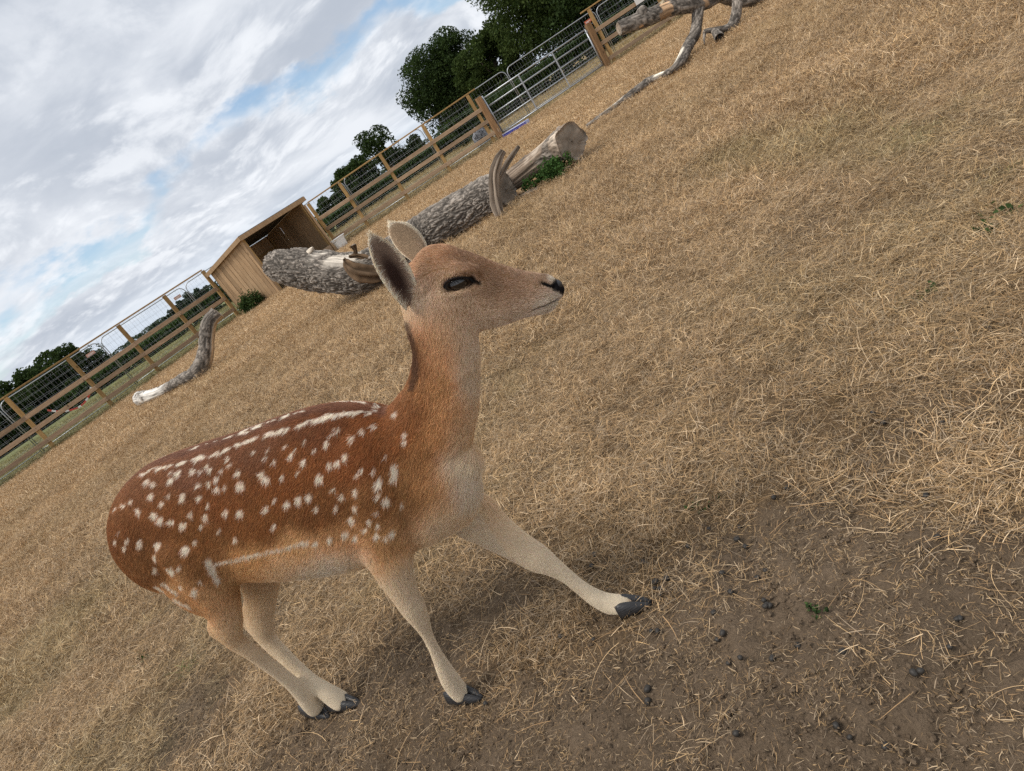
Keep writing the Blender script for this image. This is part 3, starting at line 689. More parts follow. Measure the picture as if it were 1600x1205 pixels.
def crown_pts(lobes, n, seed, gap=.45, gs=.5, shell=.55):
    """points through the outer part of a union of ellipsoid lobes (centre, radii)"""
    rg = np.random.default_rng(seed); vol = np.array([a[0] * a[1] * a[2] for c, a in lobes]) ** .7; out = []
    k = rg.choice(len(lobes), n * 2, p=vol / vol.sum()); D = rg.normal(size=(n * 2, 3)); D /= np.linalg.norm(D, axis=1)[:, None]
    r = 1 - rg.random(n * 2) ** 1.6 * shell
    P = np.array([lobes[i][0] for i in k]) + D * np.array([lobes[i][1] for i in k]) * r[:, None] * (1 + .35 * (fbm(D * 2 + k[:, None], 1.6, 2, seed) - .5))[:, None]
    keep = fbm(P, gs, 3, seed + 5) > gap; return P[keep][:n]
def tree(name, label, base, H, crown, lobes_n, n, mat, size, seed, gap=.42, group=None, trunk_r=.3, lift=.25, cat='tree', wide=1.0, dead=False):
    """crown: (half width, half depth); trunk with limbs, leaf clumps on many lobes"""
    rg = np.random.default_rng(seed); root = thing(name, label, cat, (base[0], base[1], 0), 0, group); o3 = np.zeros(3)
    mb = MB(); tw = H * lift; lobes = []
    mb.tube([(0, 0, -.2), (0.02, 0, .4), (.05, .03, tw), (0, .05, H * .55), (.1, 0, H * .82)], [trunk_r * 1.35, trunk_r, trunk_r * .85, trunk_r * .5, trunk_r * .12], 10)
    w, d = crown
    for i in range(lobes_n):
        a = 2 * math.pi * (i * .618); h = lift + (1 - lift) * ((i + .5) / lobes_n) ** .8; rad = math.sqrt(max(0, 1 - ((h - (lift + .42 * (1 - lift))) / (.62 * (1 - lift) + .05)) ** 2)) * rg.uniform(.55, .82)
        c = np.array([math.cos(a) * w * rad, math.sin(a) * d * rad, H * (.04 + h * .86)]); s = H * rg.uniform(.12, .19)
        sx = min(s * 1.35, w * .55); lobes.append((c, np.array([sx, sx, s * .95])))
        if i % 2 == 0: z0 = H * rg.uniform(lift * .8, .6) * min(1, c[2] / (H * .7)); mb.tube([(0, 0.02, z0), c * [.45, .45, 0] + [0, 0, (z0 + c[2]) / 2 + .02 * H], c], [trunk_r * .4, trunk_r * .24, trunk_r * .05], 6)
    lobes.append((np.array([0, 0, H * (.5 + lift * .3)]), np.array([w * .5, d * .5, H * .3])))
    me = mb.mesh('trunk', True); setcol(me, np.tile([.13, .105, .08], (len(me.vertices), 1))); obj('trunk', me, M_TRUNK, root)
    P = crown_pts(lobes, n, seed, gap, 3.2 / H * 1.6)
    t = (fbm(P, 4.0 / H * 2, 3, seed + 2) - .5) * .5
    o = leaf_obj('crown', P, size, mat, root, seed, tint=t); o['kind'] = 'stuff'
    return root
def base_at(px, py, Y):
    P = at_y(px, py, Y); return P
# the two big oaks beside the gate
def X_at(px, py, Y): return at_y(px, py, Y)[0]
tree('oak_tree', 'huge dark green oak tree filling the sky behind the metal gate', (23.4, 52), 11.8, (11.8, 8.5), 60, 150000, M_OAK2, .18, 11, .36, None, .5, .06)
tree('oak_tree', 'dark oak tree with gaps in its crown, left of the largest oak', (X_at(726, 190, 64) + .5, 64), 8.4, (3.7, 3.6), 30, 46000, M_OAK, .18, 12, .43, None, .35, .10)
tree('oak_tree', 'lower bushy oak filling the gap between the gappy oak and the largest oak', (12.9, 57), 6.2, (3.0, 3.0), 22, 30000, M_OAK2, .18, 24, .38, None, .35, .04)
tree('oak_tree', 'dark oak behind the right timber fence', (X_at(1010, 60, 50), 47), 9, (7.0, 6), 26, 42000, M_OAK, .19, 19, .36, None, .45, .08)
# smaller trees in the middle
tree('field_tree', 'small open stag headed tree standing up above the middle fence', (X_at(602, 250, 78), 78), 6.0, (2.1, 2.0), 10, 5200, M_OAK, .22, 13, .47, 'trees beyond the middle fence', .25, .30)
tree('field_tree', 'low bushy tree right of the stag headed tree', (X_at(640, 250, 80), 80), 3.3, (3.2, 2.6), 10, 6000, M_OAK, .22, 14, .44, 'trees beyond the middle fence', .22, .12)
tree('field_tree', 'broad dark round tree above the middle fence right of the shelter', (X_at(565, 290, 70), 70), 4.2, (2.5, 2.4), 14, 11000, M_OAK, .22, 15, .38, 'trees beyond the middle fence', .3, .06)
tree('field_tree', 'small tree right beside the shelter roof', (X_at(512, 318, 66), 66), 2.8, (1.5, 1.4), 8, 4000, M_OAK, .2, 16, .42, 'trees beyond the middle fence', .2, .08)
# trees at the left
tree('field_tree', 'broad dark tree over the left fence where the tape hangs', (X_at(96, 600, 50), 50), 4.1, (3.2, 2.8), 16, 16000, M_OAK, .18, 17, .36, 'trees beyond the left fence', .3, .05)
tree('field_tree', 'dark tree at the far left edge of the photo', (X_at(20, 650, 48), 48), 4.0, (4.4, 3.5), 16, 18000, M_OAK, .18, 18, .36, 'trees beyond the left fence', .3, .05)
tree('field_tree', 'thin see-through tree right of the broad tree at left', (X_at(148, 575, 52), 52), 3.3, (1.3, 1.2), 8, 1700, M_OAK, .15, 21, .50, 'trees beyond the left fence', .12, .2)
# the far treeline: separate crowns near, one mass far off
def far_wood():
    rg = np.random.default_rng(5); P = []
    for k in range(150):
        f = k / 149; X = -620 + 950 * f; Y = 430 + 40 * math.sin(f * 9) + rg.uniform(-15, 15); h = (3.6 + 3.4 * vnoise(np.array([[f * 22, 1, 1]]), 1, 3)[0])
        if -90 < X < -40: h += 1
        c = np.array([X, Y, h * .5]); D = rg.normal(size=(420, 3)); D /= np.linalg.norm(D, axis=1)[:, None]; P.append(c + D * [rg.uniform(4.5, 8), 5, h * .52])
    P = np.concatenate(P); P = P[P[:, 2] > 0]
    o = leaf_obj('distant_wood', P, .95, M_FAR, None, 9); tag(o, 'long line of dark trees along the horizon', 'wood', kind='stuff')
far_wood()
for k, (px, py, Y, H, w) in enumerate(((274, 490, 220, 4.2, 3.6), (290, 480, 218, 5.0, 3.4), (305, 470, 218, 5.6, 4.6), (318, 462, 221, 4.6, 4.2), (250, 508, 225, 3.6, 5))):
    tree('field_tree', ['low tree, leftmost of the clump left of the shelter', 'narrow taller tree in the clump left of the shelter', 'tallest rounded tree in the clump left of the shelter', 'tree of the distant clump nearest the shelter', 'low spreading tree far beyond the left fence'][k], (X_at(px, py, Y), Y), H, (w, w * .8), 7, 2600, M_FAR, .42, 60 + k, .36, 'distant clump left of the shelter', .25, .1)
def hedge(name, label, x0, x1, y0, y1, h, n, mat, seed, size=.3, tilt=0):
    rg = np.random.default_rng(seed); x = rg.uniform(x0, x1, n); f = rg.random(n) ** 1.6; y = y0 + (y1 - y0) * f + (x - x0) * tilt
    hh = h * (.75 + .5 * fbm(np.stack([x, y, 0 * x], 1), .35, 3, seed)) ; z = hh * (1 - rg.random(n) ** 1.5 * np.where(f < .15, 1, .5))
    o = leaf_obj(name, np.stack([x, y, z], 1), size, mat, None, seed); tag(o, label, 'hedge', kind='stuff')
hedge('hedge', 'long dark green hedge across the field behind the left fence', -75, -4, 47, 56, 1.05, 60000, M_BRAMBLE, 31, .28)
hedge('hedge', 'green bramble hedge across the field behind the middle fence', -4, 7, 50, 60, 1.05, 20000, M_BRAMBLE, 32, .26)
hedge('hedge', 'dark shaded bushes under the big oak behind the gate', 5.5, 42, 43, 50, 1.5, 30000, M_OAK, 33, .3)
# ================================================================ the deer
TH = math.radians(24.0)
DA = np.array([math.cos(TH), -math.sin(TH), 0.0]); DB = np.array([math.sin(TH), math.cos(TH), 0.0]); DZ = np.array([0, 0, 1.0])
DO = np.array([-0.25, 1.435, 0.0])
HH = math.radians(9.0)
HA = np.array([math.cos(HH), -math.sin(HH), 0.0]); HB = np.array([math.sin(HH), math.cos(HH), 0.0])
HO = DO + DA * 0.16 + DB * 0.0                        # a point of the head's midplane

def hit(px, py, off, org=DO, nrm=DB):
    r = ray(px, py); t = (off - (CAM - org) @ nrm) / (r @ nrm); return CAM + r * t, t / FPX
def L(s, l, z): return DO + DA * s + DB * l + DZ * z

def loft(mb, C, U, W, up_e=2.0, n=28, egg=None):
    """closed tube of superelliptic sections: centres C, half-vectors U (up/in-plane) and W (sideways)"""
    C, U, W = [np.asarray(x, float) for x in (C, U, W)]
    # resample smoothly along the length
    k = len(C); tt = np.arange(k); t2 = np.linspace(0, k - 1, (k - 1) * 5 + 1)
    def cr_(X):
        X = np.concatenate([[2 * X[0] - X[1]], X, [2 * X[-1] - X[-2]]]); out = []
        for t in t2:
            i = min(int(t), k - 2); f = t - i; a, b, c, d = X[i], X[i + 1], X[i + 2], X[i + 3]
            out.append(0.5 * ((2 * b) + (c - a) * f + (2 * a - 5 * b + 4 * c - d) * f * f + (3 * b - a - 3 * c + d) * f ** 3))
        return np.array(out)
    C, U, W = cr_(C), cr_(U), cr_(W)
    E = cr_(np.asarray(egg, float)[:, None])[:, 0] if egg is not None else np.zeros(len(C))
    ph = np.linspace(0, 2 * math.pi, n, endpoint=False)
    cu = np.sign(np.cos(ph)) * np.abs(np.cos(ph)) ** (2 / up_e); cw = np.sign(np.sin(ph)) * np.abs(np.sin(ph)) ** (2 / up_e)
    V = []; F = []
    # rounded ends
    def endc(i, j):
        d = C[i] - C[j]; d /= max(np.linalg.norm(d), 1e-9); r = 0.5 * (np.linalg.norm(U[i]) + np.linalg.norm(W[i]))
        return [(C[i] + d * r * math.sin(a) * 0.8, math.cos(a)) for a in (0.45, 0.9, 1.3)]
    rings = [(c, U[0] * f, W[0] * f, E[0]) for c, f in endc(0, 1)[::-1]] + [(C[i], U[i], W[i], E[i]) for i in range(len(C))] + [(c, U[-1] * f, W[-1] * f, E[-1]) for c, f in endc(-1, -2)]
    for c, u, w, e in rings:
        V += [c + u * a + w * b * (1 - e * a) for a, b in zip(cu, cw)]
    m_ = len(rings)
    for i in range(m_ - 1):
        for j in range(n): F.append((i * n + j, i * n + (j + 1) % n, (i + 1) * n + (j + 1) % n, (i + 1) * n + j))
    F.append(tuple(range(n))[::-1]); F.append(tuple((m_ - 1) * n + j for j in range(n)))
    mb.add(V, F)

def limb(mb, pts, n=20, e=2.0):
    """pts: (px, py, sideways offset, radius px, side/fore ratio); returns the centre points"""
    C, R = [], []
    for px, py, l, r, q in pts:
        P, k = hit(px, py, l); C.append(P); R.append((r * k, r * k * q))
    return limb_w(mb, C, R, n, e)
def limb_w(mb, C, R, n=20, e=2.0):
    U, W = [], []
    for i in range(len(C)):
        d = C[min(i + 1, len(C) - 1)] - C[max(i - 1, 0)]; d = d / np.linalg.norm(d)
        w = DB - d * (DB @ d); w /= np.linalg.norm(w); u = np.cross(w, d)
        U.append(u * R[i][0]); W.append(w * R[i][1])
    loft(mb, C, U, W, e, n); return C
def ellip(mb, c, ax, R, n=20):
    """ellipsoid at c, axes rows of R scaled by ax"""
    V = []; F = []; m_ = n // 2
    for i in range(m_ + 1):
        a = math.pi * i / m_
        for j in range(n):
            b = 2 * math.pi * j / n
            V.append(c + R[0] * ax[0] * math.cos(a) + R[1] * ax[1] * math.sin(a) * math.cos(b) + R[2] * ax[2] * math.sin(a) * math.sin(b))
    for i in range(m_):
        for j in range(n): F.append((i * n + j, i * n + (j + 1) % n, (i + 1) * n + (j + 1) % n, (i + 1) * n + j))
    mb.add(V, F)
BR = np.array([DA, DB, DZ])

# ---- legs: centre lines (pixel, sideways offset, radius)
FN = [(585, 760, -.085, 50, .62), (596, 815, -.092, 50, .60), (604, 862, -.095, 44, .62), (616, 895, -.098, 31, .72), (631, 925, -.10, 23, .85), (645, 949, -.10, 20, .95), (656, 968, -.10, 15, 1.), (668, 993, -.10, 9, 1.), (681, 1020, -.10, 9, 1.), (692, 1042, -.10, 12, 1.), (703, 1062, -.10, 15.0, 1.0), (714, 1077, -.10, 14, 1.15), (720, 1083, -.10, 12.5, 1.3)]
FF = [(668, 735, .06, 42, .7), (700, 775, .06, 40, .65), (738, 806, .058, 42, .7), (771, 829, .056, 34, .75), (808, 853, .050, 26, .85), (841, 873, .047, 22.5, .95), (861, 884, .045, 16.5, .95), (885, 900, .043, 11.5, 1.), (910, 920, .041, 11.5, 1.), (932, 935, .04, 14, 1.), (951, 943, .04, 16, 1.), (968, 945, .04, 15, 1.15), (980, 946, .04, 13, 1.3)]
HN = [(300, 860, -.10, 62, .6), (325, 905, -.10, 50, .6), (343, 940, -.095, 35, .62), (352, 965, -.088, 27, .65), (356, 985, -.08, 23, .68), (368, 1002, -.074, 16, .8), (392, 1018, -.064, 12.5, .95), (420, 1039, -.05, 11, 1.), (448, 1061, -.036, 10.5, 1.), (470, 1080, -.024, 13, 1.), (484, 1095, -.015, 14.5, 1.1), (493, 1104, -.011, 13, 1.25)]
HF = [(385, 850, .09, 52, .6), (402, 900, .085, 36, .65), (407, 930, .075, 27, .65), (405, 955, .062, 25, .68), (408, 978, .052, 21.5, .72), (418, 999, .045, 15, .85), (440, 1021, .034, 12, .95), (463, 1043, .022, 10.5, 1.), (487, 1064, .010, 10.5, 1.), (508, 1080, .0, 13.5, 1.), (523, 1090, -.003, 14, 1.1), (533, 1096, -.004, 13, 1.25)]

def deer_cage():
    mb = MB()
    # trunk: (s, top, bottom, half width, egg)
    T = [(.082, .66, .56, .034, 0), (.05, .71, .500, .060, .0), (.0, .775, .465, .086, .05), (-.07, .835, .450, .106, .12), (-.17, .876, .450, .122, .18),
         (-.30, .897, .460, .132, .2), (-.44, .915, .488, .138, .18), (-.57, .934, .525, .134, .12), (-.69, .946, .570, .130, .1), (-.79, .933, .580, .122, .1),
         (-.875, .900, .590, .104, .1), (-.94, .845, .620, .078, 0), (-.975, .78, .67, .045, 0)]
    loft(mb, [L(s, 0, (a + b) / 2) for s, a, b, w, e in T], [DZ * (a - b) / 2 for s, a, b, w, e in T], [DB * w for s, a, b, w, e in T], 2.15, 40, [e for *_, e in T])
    # neck
    NK = [(636, 735, -.0, 92, .55), (664, 680, .0, 75, .56), (689, 627, .0, 62, .60), (696, 582, .0, 55.5, .62), (697, 548, .0, 54.5, .64), (689, 512, .0, 56, .68), (679, 470, .0, 54, .74)]
    limb(mb, NK, 32)
    # shoulder and thigh masses
    for sg in (-1, 1):
        ellip(mb, L(-.10, sg * .066, .65), (.09, .050, .155), BR)
        ellip(mb, L(-.09, sg * .064, .57), (.075, .044, .10), BR)
        ellip(mb, L(-.775, sg * .070, .76), (.130, .060, .15), BR)
        ellip(mb, L(-.75, sg * .082, .63), (.110, .046, .12), BR)
    for pts in (FN, FF, HN, HF): limb(mb, pts)
    # point of the hock: a short heel bone behind the joint
    for pts, (tx, ty) in ((HN, (331, 984)), (HF, (383, 970))):
        l = pts[4][2]; a, k = hit(pts[5][0], pts[5][1], pts[5][2]); b, _ = hit(tx + 1, ty, l)
        c, _ = hit((tx + pts[3][0]) / 2 , pts[3][1] - 22, pts[3][2])
        limb_w(mb, [a, b, c], [(12 * k, 9 * k), (8.5 * k, 7 * k), (9 * k, 6 * k)])
    # dew claws pads
    # head: (x, top, bottom, half width) in the head's midplane
    H = [(640, 412, 478, .040), (657, 389, 500, .052), (680, 382, 516, .058), (700, 384, 524, .060), (718, 391, 524, .058), (738, 397, 520, .052), (758, 405, 515, .045), (780, 413, 509, .040),
         (800, 419, 501, .036), (820, 424, 495, .033), (840, 427, 490, .031), (856, 430, 486, .029), (867, 435, 479, .025), (875, 442, 468, .019)]
    C, U, W = [], [], []
    for x, a, b, w in H:
        P, _ = hit(x - (a - 450) * .06, a, 0, HO, HB); Q, _ = hit(x - (b - 450) * .06, b, 0, HO, HB)
        C.append((P + Q) / 2); U.append((P - Q) / 2); W.append(HB * w)
    loft(mb, C, U, W, 2.25, 36, [0] * 4 + [-.05, -.05, 0, .05, .08, .05, 0, 0, 0, 0])
    hax = C[8] - C[3]; hax /= np.linalg.norm(hax); hup = np.cross(hax, HB); hup *= np.sign(hup[2])
    HR = np.array([hax, HB, hup])
    for sg in (-1, 1):
        P, k = hit(722, 420, 0, HO, HB); ellip(mb, P + HB * sg * .044, (.038, .018, .022), HR)      # brow ridge over the eye
        P, k = hit(742, 462, 0, HO, HB); ellip(mb, P + HB * sg * .034, (.040, .016, .014), HR)      # cheek bone
        P, k = hit(690, 490, 0, HO, HB); ellip(mb, P + HB * sg * .040, (.036, .018, .034), HR)      # jaw muscle
        P, k = hit(660, 440, 0, HO, HB); ellip(mb, P + HB * sg * .044, (.020, .022, .022), HR)      # ear root
        P, k = hit(858, 447, 0, HO, HB); ellip(mb, P + HB * sg * .017, (.018, .011, .012), HR)      # nostril wing
    # lower jaw
    LJ = [(760, 506, .026), (790, 500, .022), (820, 489, .020), (848, 484, .018), (864, 479, .014)]
    C2, U2, W2 = [], [], []
    for x, y, w in LJ:
        P, k = hit(x, y, 0, HO, HB); C2.append(P); U2.append(hup * .010); W2.append(HB * w)
    loft(mb, C2, U2, W2)
    return mb, HR

def edges_of(me):
    E = np.empty(len(me.edges) * 2, np.int32); me.edges.foreach_get('vertices', E); return E.reshape(-1, 2)
def laplace(V, E, w, it):
    n = len(V); deg = np.bincount(E.ravel(), minlength=n).astype(float)[:, None]
    for k in range(it):
        for f in (0.62, -0.635) if False else (0.6,):
            S = np.stack([np.bincount(E[:, 0], V[E[:, 1], c], n) + np.bincount(E[:, 1], V[E[:, 0], c], n) for c in range(3)], 1) / deg
            V = V + (S - V) * (f * w)
    return V

def px_of(P):
    """photograph position of a point of the coat; the far flank mirrors the near one"""
    P = np.asarray(P, float); l = (P - DO) @ DB; Pm = P - np.outer(2 * np.maximum(l, 0), DB)
    hw = sstep((P - DO) @ DZ, .93, .96) * sstep((P - DO) @ DA, .12, .15) + sstep((P - DO) @ DA, .24, .28) * sstep((P - DO) @ DZ, .74, .80)
    lh = (P - HO) @ HB; Ph = P - np.outer(2 * np.maximum(lh, 0), HB)
    hw = np.clip(hw, 0, 1)[:, None]
    return project(Pm * (1 - hw) + Ph * hw)

def lin(c): c = np.asarray(c, float) / 255; return np.where(c < .04045, c / 12.92, ((c + .055) / 1.055) ** 2.4)
COATPTS = [  # photograph x, y, colour of the hair there
 (230,760,112,70,44),(300,730,104,66,46),(400,695,104,64,42),(500,655,108,62,36),(590,630,120,68,36),(250,800,120,72,38),(350,770,120,70,36),(450,740,122,70,34),(550,710,120,68,34),
 (620,680,128,76,40),(200,830,118,72,40),(300,850,122,76,40),(400,820,120,72,36),(500,800,118,72,38),(590,790,122,78,44),(230,890,124,80,46),(320,890,132,88,52),
 (400,885,156,116,74),(470,872,158,120,78),(520,858,152,112,72),(550,850,140,98,60),(600,850,140,100,62),(430,905,170,142,108),(480,898,188,172,148),(520,888,192,180,160),(550,880,186,168,142),
 (280,930,150,112,74),(330,940,152,118,82),(360,960,160,130,98),(360,920,146,108,70),
 (640,640,126,78,44),(660,600,140,92,54),(640,570,116,68,36),(634,530,116,68,36),(650,520,140,92,54),(690,600,158,112,70),(690,550,160,116,76),(715,640,160,114,72),(690,680,154,108,68),(665,720,140,94,56),
 (735,560,172,150,122),(745,600,178,158,132),(740,640,172,148,118),(725,680,166,140,108),(715,730,176,160,136),(735,760,184,168,146),(690,750,152,110,70),(660,780,138,94,56),(690,800,160,132,98),(660,835,160,136,106),(700,820,178,160,134),(630,850,146,108,70),(640,820,132,90,54),
 (612,880,160,126,88),
 (680,392,150,104,66),(700,396,150,104,68),(665,405,142,100,66),(720,402,118,84,56),(735,398,130,92,62),(755,410,132,94,62),(780,420,128,94,64),(810,426,124,92,66),(838,430,124,96,70),
 (670,430,138,104,74),(690,440,148,118,86),(715,424,140,108,78),(740,425,134,100,72),(700,462,166,136,104),(725,465,160,130,98),(755,450,142,110,80),(780,455,128,96,68),(800,445,136,104,76),(820,450,140,108,80),(838,462,138,106,78),
 (650,470,172,152,128),(670,480,158,126,94),(690,490,166,134,100),(720,490,158,126,92),(740,500,162,132,100),(770,490,156,126,94),(770,508,186,164,136),(800,480,146,114,84),(810,495,178,158,132),(740,516,180,156,126),(710,518,166,134,98),(835,475,140,112,84),(850,487,190,176,156),(865,478,186,172,152),
 (645,495,170,146,116),(680,515,162,124,86)]
COATPTS = np.array(COATPTS, float)
Z2 = [(390,780,20),(370,690,22),(410,700,18),(310,870,22),(260,810,15),(215,835,15),(165,860,11),(180,1010,9),(160,1065,13),(235,1055,18),(315,1075,27),(220,1110,14),(425,1085,28),(405,1160,20),(405,900,25),(445,930,27),(510,940,22),(585,960,26),(455,825,20),(500,775,15),(510,680,20),(515,630,13),(560,635,20),(650,620,20),(585,785,25),(690,710,20),(690,790,20),(740,590,20),(765,615,13),(700,620,13),(635,890,20),(730,910,20),(705,965,15),(745,835,13),(800,670,20),(755,700,15),(800,735,22),(850,725,17),(870,545,15),(885,585,15),(930,630,22),(945,710,30),(830,615,13),(855,880,22),(940,885,28),(815,995,15),(910,1050,18),(600,1115,30),(665,1065,17),(1155,970,20),(1080,640,25),(1105,675,26),(1210,660,15),(1105,860,22),(1160,800,17),(1260,530,20),(1335,565,20),(1305,630,13),(1155,565,15),(1100,540,13),(1035,500,15),(1120,485,11),(1230,470,10),(1350,440,11),(1290,495,11)]
Z3 = [(235,665,30),(300,580,20),(350,575,22),(400,530,26),(205,490,15),(285,450,20),(320,400,11),(355,360,13),(510,375,20),(445,425,20),(580,345,20),(550,260,15),(590,250,13),(710,265,20),(800,250,15),(770,390,18),(770,440,18),(650,530,13),(575,615,17),(500,615,17),(470,645,18),(705,605,32),(705,655,32),(615,680,24),(605,715,24),(608,775,18),(655,810,30),(755,820,13),(465,750,20),(375,780,20),(455,850,20),(440,930,26),(345,850,20),(330,735,13),(225,855,20),(175,780,22),(105,800,28),(35,825,24),(595,880,12),(550,935,17),(600,960,17),(525,995,17),(600,1030,20),(655,1035,15),(695,1010,22),(465,1040,22),(400,1015,28),(300,1045,22),(215,1070,20)]
Z4 = [(110,165,28),(160,145,20),(10,160,20),(255,300,30),(170,270,15),(300,235,13)]
SPOTS = [(140 + x / 4, 580 + y / 4, r / 4) for x, y, r in Z2] + [(440 + x / 4, 580 + y / 4, r / 4) for x, y, r in Z3] + [(240 + x / 4, 850 + y / 4, r / 4) for x, y, r in Z4]
# dashes and lines: (x0, y0, x1, y1, half width, strength)
DASH = [(140 + a / 4, 580 + b / 4, 140 + c / 4, 580 + d / 4, w / 4, 1.) for a, b, c, d, w in
        [(425, 610, 520, 585, 11), (562, 578, 606, 560, 12), (668, 552, 716, 528, 17), (760, 526, 808, 504, 12), (828, 505, 884, 478, 11), (930, 462, 1050, 412, 12), (1108, 398, 1250, 356, 15), (1308, 346, 1362, 316, 17), (1412, 316, 1520, 276, 14), (1520, 276, 1700, 252, 12),
         (330, 650, 400, 606, 9), (425, 550, 500, 522, 8), (535, 512, 600, 494, 9), (630, 484, 690, 464, 9), (740, 446, 800, 430, 9), (850, 416, 900, 402, 9), (945, 390, 1000, 374, 9), (1030, 358, 1080, 340, 8), (1120, 322, 1165, 304, 8), (1215, 290, 1260, 270, 8), (1290, 262, 1345, 246, 8), (1400, 222, 1480, 200, 9), (1540, 192, 1670, 184, 9)]]
DASH += [(440 + 200 / 4, 580 + 318 / 4, 440 + 300 / 4, 580 + 272 / 4, 4, 1.), (440 + 300 / 4, 580 + 272 / 4, 440 + 500 / 4, 580 + 254 / 4, 3.2, 1.),
         (240 + 345 / 4, 850 + 105 / 4, 240 + 370 / 4, 850 + 170 / 4, 8, 1.), (240 + 370 / 4, 850 + 170 / 4, 240 + 398 / 4, 850 + 225 / 4, 6, .9), (240 + 390 / 4, 850 + 118 / 4, 240 + 600 / 4, 850 + 75 / 4, 3.6, .85), (240 + 600 / 4, 850 + 75 / 4, 240 + 820 / 4, 850 + 18 / 4, 3.2, .8), (240 + 820 / 4, 850 + 18 / 4, 475, 847, 3, .8), (472, 848, 482, 846, 5, .8),
         (240 + 60 / 4, 850 + 245 / 4, 240 + 150 / 4, 850 + 312 / 4, 3, .9), (240 + 10 / 4, 850 + 262 / 4, 240 + 60 / 4, 850 + 300 / 4, 2.5, .8), (240 + 120 / 4, 850 + 345 / 4, 240 + 220 / 4, 850 + 390 / 4, 3, .7)]
def segd(q, a, b):
    d = b - a; t = np.clip(((q - a) @ d) / max(d @ d, 1e-9), 0, 1); return np.linalg.norm(q - a - t[:, None] * d, axis=1)

